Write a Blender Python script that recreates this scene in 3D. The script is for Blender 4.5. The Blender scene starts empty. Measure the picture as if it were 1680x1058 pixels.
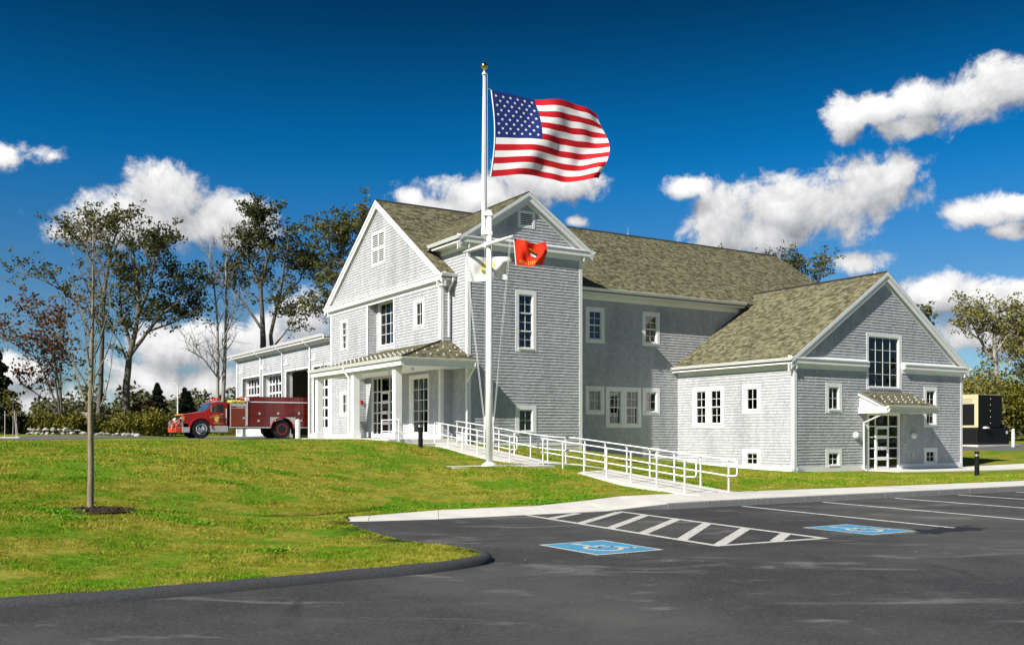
import bpy, bmesh, math, random
import numpy as np
from mathutils import Vector, Matrix
from mathutils.geometry import delaunay_2d_cdt
R = math.radians
SC = bpy.context.scene
COL = SC.collection

# ------------------------------------------------------------------ camera
CAMZ = 1.72
cam_d = bpy.data.cameras.new('camera'); cam = bpy.data.objects.new('camera', cam_d); COL.objects.link(cam)
cam.location = (0, 0, CAMZ); cam.rotation_euler = (R(90), 0, 0)
cam_d.sensor_width = 36; cam_d.lens = 36 * 1568 / 1680; cam_d.shift_y = 182 / 1680
cam_d.clip_end = 5000; SC.camera = cam

# ------------------------------------------------------------------ building frame: u along the grey walls, v into the depth
TH = R(32.0); A0 = (-2.98, 39.95)
CU, SU = math.cos(TH), math.sin(TH)
def W(u, v, z=0.0): return (A0[0] + CU * u - SU * v, A0[1] + SU * u + CU * v, z)
def UV(x, y): dx, dy = x - A0[0], y - A0[1]; return (dx * CU + dy * SU, -dx * SU + dy * CU)

# ------------------------------------------------------------------ sky, sun, exposure
SUN_UV = (1.0, 0.265, -0.80)                       # the way the light travels, in the building frame
sx = CU * SUN_UV[0] - SU * SUN_UV[1]; sy = SU * SUN_UV[0] + CU * SUN_UV[1]; sz = SUN_UV[2]
SUN_TRAVEL = Vector((sx, sy, sz)).normalized()
sun_el = math.asin(-SUN_TRAVEL.z); sun_az = math.atan2(-SUN_TRAVEL.x, -SUN_TRAVEL.y)
sun_d = bpy.data.lights.new('sun', 'SUN'); sun_d.energy = 5.0; sun_d.angle = R(0.5); sun_d.color = (1.0, 0.955, 0.88)
sun = bpy.data.objects.new('sun', sun_d); COL.objects.link(sun); sun.location = (-20, -20, 40)
sun.rotation_euler = SUN_TRAVEL.to_track_quat('-Z', 'Y').to_euler()
vs = SC.view_settings; vs.view_transform = 'Standard'; vs.look = 'None'; vs.exposure = 0.51; vs.gamma = 1.0; vs.use_curve_mapping = False

def build_world():
    w = bpy.data.worlds.new('World'); SC.world = w; w.use_nodes = True
    w.cycles.sampling_method = 'MANUAL'; w.cycles.sample_map_resolution = 512
    nt = w.node_tree; nt.nodes.clear(); N = nt.nodes.new; L = nt.links.new
    out = N('ShaderNodeOutputWorld'); bg = N('ShaderNodeBackground'); L(bg.outputs[0], out.inputs[0])
    bg.inputs[1].default_value = 0.05
    sky = N('ShaderNodeTexSky'); sky.sky_type = 'NISHITA'; sky.sun_disc = False
    sky.sun_elevation = sun_el; sky.sun_rotation = sun_az; sky.air_density = 1.0; sky.dust_density = 0.0; sky.ozone_density = 1.5
    hs = N('ShaderNodeMix'); hs.data_type = 'RGBA'; hs.blend_type = 'MULTIPLY'; hs.inputs[0].default_value = 1; hs.inputs[7].default_value = (1, 1, 1, 1)
    gm = N('ShaderNodeGamma'); gm.inputs[1].default_value = 1.2; L(sky.outputs[0], gm.inputs[0]); L(gm.outputs[0], hs.inputs[6])
    # cumulus: soft ellipses in azimuth / elevation broken up by noise
    px = [(1350,342,85,50,1),(235,365,130,40,1),(280,330,62,44,1),(195,365,85,30,1),(380,350,52,34,1),(330,372,95,32,1),(130,385,45,18,.8),
          (800,325,120,38,1),(880,300,90,36,1),(720,345,60,26,1),(930,300,55,28,1),(675,326,26,17,1),(940,362,26,11,.8),
          (1190,365,75,46,1),(1290,345,105,52,1),(1410,320,88,48,1),(1468,290,38,28,1),(1240,385,110,32,1),(1125,310,46,18,.85),
          (1395,195,36,30,.95),(1440,180,50,26,1),(1505,165,52,32,1),(1580,165,62,36,1),(1650,135,60,34,1),(1500,205,90,20,.8),
          (1600,352,58,24,1),(1660,340,30,16,.9),(1650,378,40,12,.8),(1400,432,48,18,.9),
          (1590,490,80,34,1),(1530,485,46,26,.9),(1660,505,80,44,1),(1610,545,90,40,1),
          (300,575,80,40,1),(250,640,90,45,1),(30,610,50,24,.95),(340,630,70,36,.9),(500,525,42,48,.95),(430,560,60,40,.9),(60,660,80,30,.9),
          (84,256,56,26,.5),(2,262,44,22,.5)]
    blobs = []
    for x, y, a, b, wt in px:
        k = (x - 840) / 1568; az = math.atan(k); el = math.atan((711 - y) / 1568 * math.cos(az))
        blobs.append((az, el, a / 1568 * 1.18, b / 1568 * 1.25, wt))
    g = bpy.data.node_groups.new('cloud_field', 'ShaderNodeTree')
    g.interface.new_socket('Az', in_out='INPUT', socket_type='NodeSocketVector')
    g.interface.new_socket('F', in_out='OUTPUT', socket_type='NodeSocketFloat')
    gi = g.nodes.new('NodeGroupInput'); go = g.nodes.new('NodeGroupOutput'); GL = g.links.new
    last = None
    for az, el, a, b, wt in blobs:
        s = g.nodes.new('ShaderNodeVectorMath'); s.operation = 'SUBTRACT'; s.inputs[1].default_value = (az, el, 0); GL(gi.outputs[0], s.inputs[0])
        m = g.nodes.new('ShaderNodeVectorMath'); m.operation = 'MULTIPLY'; m.inputs[1].default_value = (1 / a, 1 / b, 0); GL(s.outputs[0], m.inputs[0])
        l = g.nodes.new('ShaderNodeVectorMath'); l.operation = 'LENGTH'; GL(m.outputs[0], l.inputs[0])
        o = l.outputs['Value']
        if wt != 1:
            q = g.nodes.new('ShaderNodeMath'); q.operation = 'ADD'; q.inputs[1].default_value = (1 - wt) * .9; GL(o, q.inputs[0]); o = q.outputs[0]
        if last is None: last = o
        else:
            mn = g.nodes.new('ShaderNodeMath'); mn.operation = 'SMOOTH_MIN'; mn.inputs[2].default_value = .12
            GL(last, mn.inputs[0]); GL(o, mn.inputs[1]); last = mn.outputs[0]
    inv = g.nodes.new('ShaderNodeMath'); inv.operation = 'SUBTRACT'; inv.inputs[0].default_value = 1.0; GL(last, inv.inputs[1])
    clampf = g.nodes.new('ShaderNodeMath'); clampf.operation = 'MINIMUM'; clampf.inputs[1].default_value = .85; GL(inv.outputs[0], clampf.inputs[0])
    n1 = g.nodes.new('ShaderNodeTexNoise'); n1.inputs['Scale'].default_value = 17; n1.inputs['Detail'].default_value = 10; n1.inputs['Roughness'].default_value = .66
    n1.inputs['Distortion'].default_value = .25
    GL(gi.outputs[0], n1.inputs['Vector'])
    ms = g.nodes.new('ShaderNodeMath'); ms.operation = 'MULTIPLY_ADD'; ms.inputs[1].default_value = 2.6; ms.inputs[2].default_value = -1.30 ; GL(n1.outputs[0], ms.inputs[0])
    ad = g.nodes.new('ShaderNodeMath'); ad.operation = 'ADD'; GL(clampf.outputs[0], ad.inputs[0]); GL(ms.outputs[0], ad.inputs[1])
    GL(ad.outputs[0], go.inputs[0])
    tc = N('ShaderNodeTexCoord'); sp = N('ShaderNodeSeparateXYZ'); L(tc.outputs['Generated'], sp.inputs[0])
    at = N('ShaderNodeMath'); at.operation = 'ARCTAN2'; L(sp.outputs[0], at.inputs[0]); L(sp.outputs[1], at.inputs[1])
    asn = N('ShaderNodeMath'); asn.operation = 'ARCSINE'; L(sp.outputs[2], asn.inputs[0])
    wr = N('ShaderNodeMath'); wr.operation = 'WRAP'; wr.inputs[1].default_value = R(-30); wr.inputs[2].default_value = R(30); L(at.outputs[0], wr.inputs[0])   # the same clouds go on round the horizon
    cb = N('ShaderNodeCombineXYZ'); L(wr.outputs[0], cb.inputs[0]); L(asn.outputs[0], cb.inputs[1])
    f1 = N('ShaderNodeGroup'); f1.node_tree = g; L(cb.outputs[0], f1.inputs[0])
    off = N('ShaderNodeVectorMath'); off.operation = 'ADD'; off.inputs[1].default_value = (-.009, .020, 0); L(cb.outputs[0], off.inputs[0])
    f2 = N('ShaderNodeGroup'); f2.node_tree = g; L(off.outputs[0], f2.inputs[0])
    den = N('ShaderNodeMapRange'); den.interpolation_type = 'SMOOTHSTEP'; L(f1.outputs[0], den.inputs[0])
    den.inputs[1].default_value = -.06; den.inputs[2].default_value = .46
    up = N('ShaderNodeMapRange'); up.interpolation_type = 'SMOOTHSTEP'; L(asn.outputs[0], up.inputs[0]); up.inputs[1].default_value = 0.0; up.inputs[2].default_value = .03
    dm = N('ShaderNodeMath'); dm.operation = 'MULTIPLY'; L(den.outputs[0], dm.inputs[0]); L(up.outputs[0], dm.inputs[1])
    sh = N('ShaderNodeMath'); sh.operation = 'SUBTRACT'; L(f1.outputs[0], sh.inputs[0]); L(f2.outputs[0], sh.inputs[1])
    shr = N('ShaderNodeMapRange'); L(sh.outputs[0], shr.inputs[0]); shr.inputs[1].default_value = -.85; shr.inputs[2].default_value = 1.05
    ramp = N('ShaderNodeMix'); ramp.data_type = 'RGBA'; L(shr.outputs[0], ramp.inputs[0])
    ramp.inputs[6].default_value = (3.4, 3.6, 4.2, 1); ramp.inputs[7].default_value = (15.0, 14.9, 14.7, 1)
    lo = N('ShaderNodeMapRange'); lo.interpolation_type = 'SMOOTHSTEP'; lo.inputs[1].default_value = R(5); lo.inputs[2].default_value = R(17); L(asn.outputs[0], lo.inputs[0])
    tint = N('ShaderNodeMix'); tint.data_type = 'RGBA'; L(lo.outputs[0], tint.inputs[0]); tint.inputs[6].default_value = (.36, .55, .74, 1); tint.inputs[7].default_value = (.015, .56, .92, 1); L(tint.outputs[2], hs.inputs[7])
    er = N('ShaderNodeMapRange'); er.interpolation_type = 'SMOOTHSTEP'; er.inputs[1].default_value = R(13); er.inputs[2].default_value = R(27); er.inputs[3].default_value = 1.0; er.inputs[4].default_value = .33; L(asn.outputs[0], er.inputs[0])
    pol = N('ShaderNodeVectorMath'); pol.operation = 'SCALE'; L(hs.outputs[2], pol.inputs[0]); L(er.outputs[0], pol.inputs['Scale'])      # the sky deepens towards the zenith
    mx = N('ShaderNodeMix'); mx.data_type = 'RGBA'; L(dm.outputs[0], mx.inputs[0]); L(pol.outputs[0], mx.inputs[6]); L(ramp.outputs[2], mx.inputs[7])
    L(mx.outputs[2], bg.inputs[0])
build_world()

# ------------------------------------------------------------------ materials
MATS = {}
def mat(name, c1, c2=None, scale=8.0, rough=.8, bump=0.0, bscale=None, detail=6, stretch=(1, 1, 1), island=0.0, metal=0.0, spec=.4, coat=0.0, contrast=(.35, .65), coord='Object', c3=None, s3=.4, k3=(.5, .7)):
    if name in MATS: return MATS[name]
    m = bpy.data.materials.new(name); m.use_nodes = True; nt = m.node_tree; N = nt.nodes.new; L = nt.links.new
    b = nt.nodes['Principled BSDF']
    b.inputs['Roughness'].default_value = rough; b.inputs['Metallic'].default_value = metal; b.inputs['Specular IOR Level'].default_value = spec
    if coat: b.inputs['Coat Weight'].default_value = coat; b.inputs['Coat Roughness'].default_value = .08
    c2 = c2 or c1
    tc = N('ShaderNodeTexCoord'); mp = N('ShaderNodeMapping'); mp.inputs['Scale'].default_value = stretch
    if coord == 'World':
        ge = N('ShaderNodeNewGeometry'); L(ge.outputs['Position'], mp.inputs[0])
    else: L(tc.outputs[coord], mp.inputs[0])
    n = N('ShaderNodeTexNoise'); n.inputs['Scale'].default_value = scale; n.inputs['Detail'].default_value = detail; L(mp.outputs[0], n.inputs['Vector'])
    mr = N('ShaderNodeMapRange'); mr.inputs[1].default_value = contrast[0]; mr.inputs[2].default_value = contrast[1]; L(n.outputs[0], mr.inputs[0])
    mx = N('ShaderNodeMix'); mx.data_type = 'RGBA'; L(mr.outputs[0], mx.inputs[0]); mx.inputs[6].default_value = (*c1, 1); mx.inputs[7].default_value = (*c2, 1)
    col = mx.outputs[2]
    if c3:
        n3 = N('ShaderNodeTexNoise'); n3.inputs['Scale'].default_value = s3; n3.inputs['Detail'].default_value = 5; L(mp.outputs[0], n3.inputs['Vector'])
        m3 = N('ShaderNodeMapRange'); m3.inputs[1].default_value = k3[0]; m3.inputs[2].default_value = k3[1]; L(n3.outputs[0], m3.inputs[0])
        x3 = N('ShaderNodeMix'); x3.data_type = 'RGBA'; L(m3.outputs[0], x3.inputs[0]); L(col, x3.inputs[6]); x3.inputs[7].default_value = (*c3, 1); col = x3.outputs[2]
    if island:
        ge2 = N('ShaderNodeNewGeometry'); ir = N('ShaderNodeMapRange'); L(ge2.outputs['Random Per Island'], ir.inputs[0]); ir.inputs[3].default_value = 1 - island; ir.inputs[4].default_value = 1 + island
        hv = N('ShaderNodeHueSaturation'); L(ir.outputs[0], hv.inputs['Value']); L(col, hv.inputs['Color']); col = hv.outputs[0]
    L(col, b.inputs['Base Color'])
    if bump:
        n2 = N('ShaderNodeTexNoise'); n2.inputs['Scale'].default_value = bscale or scale * 4; n2.inputs['Detail'].default_value = 4; L(mp.outputs[0], n2.inputs['Vector'])
        bp = N('ShaderNodeBump'); bp.inputs['Strength'].default_value = bump; bp.inputs['Distance'].default_value = .02; L(n2.outputs[0], bp.inputs['Height']); L(bp.outputs[0], b.inputs['Normal'])
    MATS[name] = m; return m
cedar = mat('cedar_shingle', (.422, .433, .455), (.475, .48, .492), 3.0, .85, .25, 60, stretch=(1, 1, .25), island=.09, c3=(.29, .30, .32), s3=.7, k3=(.52, .82), spec=.15)
backer = mat('wall_sheathing', (.20, .20, .20), (.26, .26, .25), 3, .9)
roofm = mat('asphalt_roof_shingle', (.152, .142, .086), (.178, .166, .101), 9, .95, .4, 90, island=.55, spec=.1, contrast=(.3, .7))
roofbase = mat('roof_underlay', (.11, .105, .075), (.14, .13, .09), 6, .95)
ridgem = mat('ridge_cap', (.018, .018, .016), (.03, .03, .026), 8, .9)
white = mat('white_trim_paint', (.78, .78, .77), (.83, .83, .82), 2.5, .45, .03, 40, island=0)
whitem = mat('white_metal_paint', (.80, .80, .79), (.76, .76, .755), 3, .35, spec=.5)
found = mat('concrete_foundation', (.52, .52, .50), (.62, .62, .60), 4, .9, .15, 30)
conc = mat('concrete_walk', (.60, .585, .54), (.68, .665, .615), 1.6, .9, .2, 45, coord='World', c3=(.54, .525, .485), s3=.5)
granite = mat('granite_kerb', (.20, .20, .195), (.33, .325, .315), 30, .85, .3, 60, coord='World')
def asphalt_material():
    m = bpy.data.materials.new('asphalt'); m.use_nodes = True; nt = m.node_tree; N = nt.nodes.new; L = nt.links.new
    b = nt.nodes['Principled BSDF']; b.inputs['Roughness'].default_value = .82; b.inputs['Specular IOR Level'].default_value = .22
    ge = N('ShaderNodeNewGeometry')
    def noise(sc, det, lo, hi, stretch=(1, 1, 1), rot=0, rough=.5, dist=0):
        mp = N('ShaderNodeMapping'); mp.inputs['Scale'].default_value = stretch; mp.inputs['Rotation'].default_value = (0, 0, rot); L(ge.outputs['Position'], mp.inputs[0])
        n = N('ShaderNodeTexNoise'); n.inputs['Scale'].default_value = sc; n.inputs['Detail'].default_value = det; n.inputs['Roughness'].default_value = rough; n.inputs['Distortion'].default_value = dist; L(mp.outputs[0], n.inputs['Vector'])
        r = N('ShaderNodeMapRange'); r.inputs[1].default_value = lo; r.inputs[2].default_value = hi; L(n.outputs[0], r.inputs[0]); return r.outputs[0], n.outputs[0]
    def mix(f, a, c, k=1.0):
        x = N('ShaderNodeMix'); x.data_type = 'RGBA'
        if k != 1: q = N('ShaderNodeMath'); q.operation = 'MULTIPLY'; q.inputs[1].default_value = k; L(f, q.inputs[0]); f = q.outputs[0]
        L(f, x.inputs[0])
        for i, q in ((6, a), (7, c)):
            if isinstance(q, tuple): x.inputs[i].default_value = (*q, 1)
            else: L(q, x.inputs[i])
        return x.outputs[2]
    fine, fr = noise(48, 4, .38, .62, rough=.75)
    c = mix(fine, (.020, .020, .022), (.064, .064, .066)); c = mix(noise(19, 5, .50, .64, rough=.75)[0], c, (.11, .11, .108), .65); c = mix(noise(14, 4, .52, .66, rough=.75)[0], c, (.022, .022, .023), .6)
    c = mix(noise(.16, 7, .44, .64, rough=.66)[0], c, (.11, .109, .106), .75)          # worn paler areas
    c = mix(noise(.9, 8, .55, .70, (.45, 1.3, 1), -TH + .12, .7, .8)[0], c, (.22, .217, .21), .75)   # dusty scuffs along the driving line
    c = mix(noise(.7, 6, .63, .74, (1.5, .35, 1), -TH, .6, 1.2)[0], c, (.022, .022, .023), .55)          # dark tyre smears
    sp, _ = noise(120, 2, .70, .78); c = mix(sp, c, (.20, .195, .18), .6)
    L(c, b.inputs['Base Color'])
    bp = N('ShaderNodeBump'); bp.inputs['Strength'].default_value = .5; bp.inputs['Distance'].default_value = .012; L(fr, bp.inputs['Height']); L(bp.outputs[0], b.inputs['Normal'])
    return m
asph = asphalt_material()
asphk = mat('asphalt_kerb', (.040, .042, .046), (.070, .072, .076), 55, .8, .45, 90, coord='World', spec=.3)
roadm = mat('driveway_asphalt', (.10, .10, .10), (.14, .14, .14), 10, .9, coord='World')
paint = mat('road_paint_white', (.60, .595, .55), (.40, .395, .37), 22, .8, .2, 90, coord='World', contrast=(.42, .72), c3=(.22, .22, .21), s3=7, k3=(.56, .72))
bluep = mat('road_paint_blue', (.05, .25, .44), (.08, .31, .50), 22, .8, .2, 90, coord='World', c3=(.05, .14, .21), s3=8, k3=(.58, .74))
stainm = mat('oil_stain', (.012, .012, .013), (.02, .02, .02), 6, .6, coord='World')
black = mat('black_paint', (.007, .007, .0075), (.010, .010, .011), 5, .6, spec=.2)
rubber = mat('black_rubber', (.012, .012, .012), (.022, .021, .02), 8, .85, .2, 40)
cream = mat('cream_paint', (.60, .54, .33), (.56, .50, .30), 3, .5)
gold = mat('gold_leaf', (.72, .45, .09), None, 4, .22, metal=1)
redt = mat('fire_red_paint', (.36, .006, .006), (.31, .006, .006), 2, .28, coat=.6)
redd = mat('dark_red_body_paint', (.17, .010, .008), (.14, .009, .007), 2, .25, coat=.6)
orange = mat('orange_bumper_paint', (.66, .06, .015), (.60, .05, .015), 3, .4)
chrome = mat('chrome', (.75, .75, .76), None, 3, .15, metal=1)
alum = mat('aluminium_panel', (.50, .51, .50), (.58, .58, .56), 12, .45, metal=.35)
yellow = mat('gold_lettering', (.75, .48, .06), (.72, .44, .05), 8, .5)
hosey = mat('yellow_hose', (.70, .62, .10), (.55, .5, .12), 14, .8)
bark = mat('grey_bark', (.085, .075, .06), (.16, .145, .12), 5, .95, .6, 18, stretch=(1, 1, .3))
barkp = mat('pale_bark', (.22, .205, .175), (.34, .32, .28), 4, .95, .4, 18, stretch=(1, 1, .4))
bark_s = mat('sapling_bark', (.20, .165, .11), (.28, .24, .165), 9, .9, .3, 40, stretch=(1, 1, .4))
mulch = mat('bark_mulch', (.035, .022, .014), (.10, .065, .04), 30, .95, .8, 60, coord='World', island=.3)
stonem = mat('field_stone', (.25, .24, .22), (.46, .45, .42), 4, .9, .4, 20, coord='World')
blindm = mat('window_blind', (.52, .53, .50), (.58, .585, .55), 2, .8)
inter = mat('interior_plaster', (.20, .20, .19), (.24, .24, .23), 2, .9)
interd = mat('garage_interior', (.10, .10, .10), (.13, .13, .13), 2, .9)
soffit = mat('soffit_paint', (.74, .74, .71), (.78, .78, .75), 2, .6)
lampred = mat('red_alarm_plastic', (.35, .01, .01), None, 3, .4)
def glass_mat():
    m = bpy.data.materials.new('window_glass'); m.use_nodes = True; nt = m.node_tree; nt.nodes.clear(); N = nt.nodes.new; L = nt.links.new
    o = N('ShaderNodeOutputMaterial'); mx = N('ShaderNodeMixShader'); t = N('ShaderNodeBsdfTransparent'); t.inputs[0].default_value = (.72, .73, .72, 1)
    gl = N('ShaderNodeBsdfGlossy'); gl.inputs['Roughness'].default_value = .015; fr = N('ShaderNodeFresnel'); fr.inputs[0].default_value = 1.52
    tc = N('ShaderNodeTexCoord'); n = N('ShaderNodeTexNoise'); n.inputs['Scale'].default_value = 1.3; L(tc.outputs['Object'], n.inputs['Vector'])
    bp = N('ShaderNodeBump'); bp.inputs['Strength'].default_value = .05; bp.inputs['Distance'].default_value = .05; L(n.outputs[0], bp.inputs['Height']); L(bp.outputs[0], gl.inputs['Normal'])
    L(fr.outputs[0], mx.inputs[0]); L(t.outputs[0], mx.inputs[1]); L(gl.outputs[0], mx.inputs[2]); L(mx.outputs[0], o.inputs[0]); MATS['glass'] = m; return m
glass = glass_mat()
def leaf_mat(name, c1, c2, rough=.6):
    m = bpy.data.materials.new(name); m.use_nodes = True; nt = m.node_tree; N = nt.nodes.new; L = nt.links.new
    b = nt.nodes['Principled BSDF']; b.inputs['Roughness'].default_value = rough; b.inputs['Specular IOR Level'].default_value = .2
    ge = N('ShaderNodeNewGeometry'); mx = N('ShaderNodeMix'); mx.data_type = 'RGBA'; mx.inputs[6].default_value = (*c1, 1); mx.inputs[7].default_value = (*c2, 1)
    L(ge.outputs['Random Per Island'], mx.inputs[0]); L(mx.outputs[2], b.inputs['Base Color'])
    tr = N('ShaderNodeBsdfTranslucent'); L(mx.outputs[2], tr.inputs[0]); ms = N('ShaderNodeMixShader'); ms.inputs[0].default_value = .22
    L(b.outputs[0], ms.inputs[1]); L(tr.outputs[0], ms.inputs[2]); L(ms.outputs[0], nt.nodes['Material Output'].inputs[0]); return m

# ------------------------------------------------------------------ mesh helpers
class MB:
    def __init__(s): s.v = []; s.f = []; s.m = []
    def add(s, vs, fs, mi=0):
        o = len(s.v); s.v += [tuple(p) for p in vs]; s.f += [tuple(i + o for i in f) for f in fs]; s.m += [mi] * len(fs)
    def box(s, a, b, mi=0):
        x0, x1 = sorted((a[0], b[0])); y0, y1 = sorted((a[1], b[1])); z0, z1 = sorted((a[2], b[2]))
        s.add([(x0,y0,z0),(x1,y0,z0),(x1,y1,z0),(x0,y1,z0),(x0,y0,z1),(x1,y0,z1),(x1,y1,z1),(x0,y1,z1)],
              [(0,3,2,1),(4,5,6,7),(0,1,5,4),(1,2,6,5),(2,3,7,6),(3,0,4,7)], mi); return s
    def hexa(s, p, mi=0):                         # 4 bottom corners then 4 top corners
        s.add(p, [(0,3,2,1),(4,5,6,7),(0,1,5,4),(1,2,6,5),(2,3,7,6),(3,0,4,7)], mi); return s
    def prism(s, poly, d, mi=0):                  # poly: 3d points, d: extrusion vector
        n = len(poly); q = [(p[0]+d[0], p[1]+d[1], p[2]+d[2]) for p in poly]
        s.add(list(poly) + q, [tuple(range(n))[::-1], tuple(range(n, 2*n))] + [(i, (i+1) % n, n+(i+1) % n, n+i) for i in range(n)], mi); return s
    def tube(s, pts, rad, n=8, mi=0, cap=True):
        pts = [Vector(p) for p in pts]; rad = rad if hasattr(rad, '__len__') else [rad] * len(pts)
        rings = []; prev = None
        for i, p in enumerate(pts):
            d = (pts[min(i+1, len(pts)-1)] - pts[max(i-1, 0)]).normalized()
            if prev is None:
                a = d.cross(Vector((0, 0, 1))); a = a if a.length > 1e-3 else Vector((1, 0, 0)); a.normalize()
            else:
                a = prev - d * prev.dot(d); a = a.normalized() if a.length > 1e-4 else prev
            prev = a; b = d.cross(a)
            rings.append([p + (a * math.cos(2*math.pi*k/n) + b * math.sin(2*math.pi*k/n)) * rad[i] for k in range(n)])
        vs = [q for r in rings for q in r]; fs = []
        for i in range(len(pts)-1):
            for k in range(n): fs.append((i*n+k, i*n+(k+1) % n, (i+1)*n+(k+1) % n, (i+1)*n+k))
        if cap: fs += [tuple(range(n))[::-1], tuple((len(pts)-1)*n+k for k in range(n))]
        s.add(vs, fs, mi); return s
    def lathe(s, c, axis, prof, n=20, mi=0):      # prof: (radius, along)
        ax = Vector(axis).normalized(); a = ax.orthogonal().normalized(); b = ax.cross(a); c = Vector(c)
        vs = []; fs = []
        for r, h in prof: vs += [c + ax * h + (a * math.cos(2*math.pi*k/n) + b * math.sin(2*math.pi*k/n)) * max(r, 1e-4) for k in range(n)]
        for i in range(len(prof)-1):
            for k in range(n): fs.append((i*n+k, i*n+(k+1) % n, (i+1)*n+(k+1) % n, (i+1)*n+k))
        fs += [tuple(range(n))[::-1], tuple((len(prof)-1)*n+k for k in range(n))]
        s.add(vs, fs, mi); return s
    def build(s, name, mats, parent=None, smooth=False, bevel=0, kind=None, label=None, cat=None, group=None):
        me = bpy.data.meshes.new(name); me.from_pydata(s.v, [], s.f)
        mats = mats if isinstance(mats, (list, tuple)) else [mats]
        for m in mats: me.materials.append(m)
        if len(mats) > 1: me.polygons.foreach_set('material_index', s.m)
        if smooth: me.shade_smooth() if hasattr(me, 'shade_smooth') else None
        o = bpy.data.objects.new(name, me); COL.objects.link(o)
        if parent is not None: o.parent = parent
        if bevel:
            bv = o.modifiers.new('bevel', 'BEVEL'); bv.width = bevel; bv.segments = 2; bv.limit_method = 'ANGLE'; bv.angle_limit = R(40)
        tag(o, label, cat, group, kind); return o
def tag(o, label=None, cat=None, group=None, kind=None):
    for k, v in (('label', label), ('category', cat), ('group', group), ('kind', kind)):
        if v: o[k] = v
    return o
def empty(name, loc, rz=0, label=None, cat=None, group=None):
    o = bpy.data.objects.new(name, None); COL.objects.link(o); o.location = loc; o.rotation_euler = (0, 0, rz); o.empty_display_size = .3
    return tag(o, label, cat, group)
def inst(src, name, loc, parent=None, rot=None, scale=None):
    o = bpy.data.objects.new(name, src.data); COL.objects.link(o); o.location = loc
    if rot: o.rotation_euler = rot
    if scale: o.scale = scale
    if parent is not None: o.parent = parent
    return o
def copy_tree(o, parent=None):
    c = o.copy(); COL.objects.link(c); c.parent = parent
    for ch in o.children: copy_tree(ch, c)
    return c
def text_mesh(txt, size, extrude=.004):
    cu = bpy.data.curves.new('lettering', 'FONT'); cu.body = txt; cu.size = size; cu.extrude = extrude; cu.align_x = 'CENTER'; cu.align_y = 'CENTER'
    ob = bpy.data.objects.new('lettering', cu); COL.objects.link(ob)
    dg = bpy.context.evaluated_depsgraph_get(); me = bpy.data.meshes.new_from_object(ob.evaluated_get(dg))
    bpy.data.objects.remove(ob); bpy.data.curves.remove(cu); return me

# ------------------------------------------------------------------ terrain
RAMP_V = [(-1.8, 1.36), (-2.6, 1.30), (-8.2, .76), (-9.9, .72), (-16.85, .17), (-17.4, .15)]
def ramp_z(v): return float(np.interp(-v, [-a for a, b in RAMP_V], [b for a, b in RAMP_V]))
CP = []
def cp(x, y, z): CP.append((x, y, z))
def cpu(u, v, z): x, y, _ = W(u, v); CP.append((x, y, z))
KERB = [(-60,-12.3),(-30,-1.0),(-16,4.4),(-9,7.5),(-4.97,9.27),(-3.48,10.1),(-1.99,11.12),(-1.05,11.74),(-.50,12.3),(-.27,12.75),(-.27,13.1),(-.42,13.5),(-.85,14.0),(-1.65,14.85),(-2.55,16.6),(-3.0,18.0),(-3.25,18.72)]
SWF = [(-3.25,18.72),(-2.82,18.74),(-1.47,19.2),(.78,20.43),(2.12,21.14),(3.55,21.75),(4.55,22.29),(6.02,23.15),(9.92,25.45),(11.89,26.62),(15.47,28.75),(22.0,32.7),(40.0,43.6)]
SWB = [(-3.35,19.35),(-2.9,19.5),(-1.59,20.65),(.55,21.6),(1.75,23.0),(2.75,24.15),(3.7,24.7),(5.1,25.4),(9.1,27.4),(11.2,28.55),(14.6,30.45),(21.2,34.3),(39.2,45.2)]
SWZ = [(.012,.03),(.012,.05),(.012,.07),(.014,.09),(.02,.11),(.13,.14),(.145,.15),(.15,.15),(.15,.15),(.15,.15),(.15,.15),(.15,.15),(.15,.15)]
def smooth_kerb():
    path = []; P = [Vector(p) for p in KERB]
    for i in range(len(P)-1):
        n = max(1, int((P[i+1] - P[i]).length / .22)) if P[i+1].length < 25 and P[i].length < 40 else 6
        for j in range(n):                        # catmull-rom
            p0, p1, p2, p3 = P[max(i-1, 0)], P[i], P[i+1], P[min(i+2, len(P)-1)]; t = j / n
            path.append(.5 * ((2*p1) + (p2-p0)*t + (2*p0-5*p1+4*p2-p3)*t*t + (3*p1-p0-3*p2+p3)*t**3))
    path.append(P[-1]); nr = []
    for i, p in enumerate(path):
        d = (path[min(i+1, len(path)-1)] - path[max(i-1, 0)]).normalized(); nr.append(Vector((-d.y, d.x)))
    return path, nr
KPATH, KNRM = smooth_kerb()
KIN = [tuple(p + n * (  .165 if len(KPATH) - 1 - i > 14 else .10 + .065 * (len(KPATH) - 1 - i) / 14)) for i, (p, n) in enumerate(zip(KPATH, KNRM))]
for x, y in KERB: cp(x - .25, y + .2, .11)
for (x, y), (a, b) in zip(SWB, SWZ): cp(x, y, b)
for v in (-2.5, -5.5, -8.2, -9.9, -13, -16.4):
    cpu(-2.0, v, ramp_z(v) - .03); cpu(.15, v, ramp_z(v) - .05)
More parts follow.
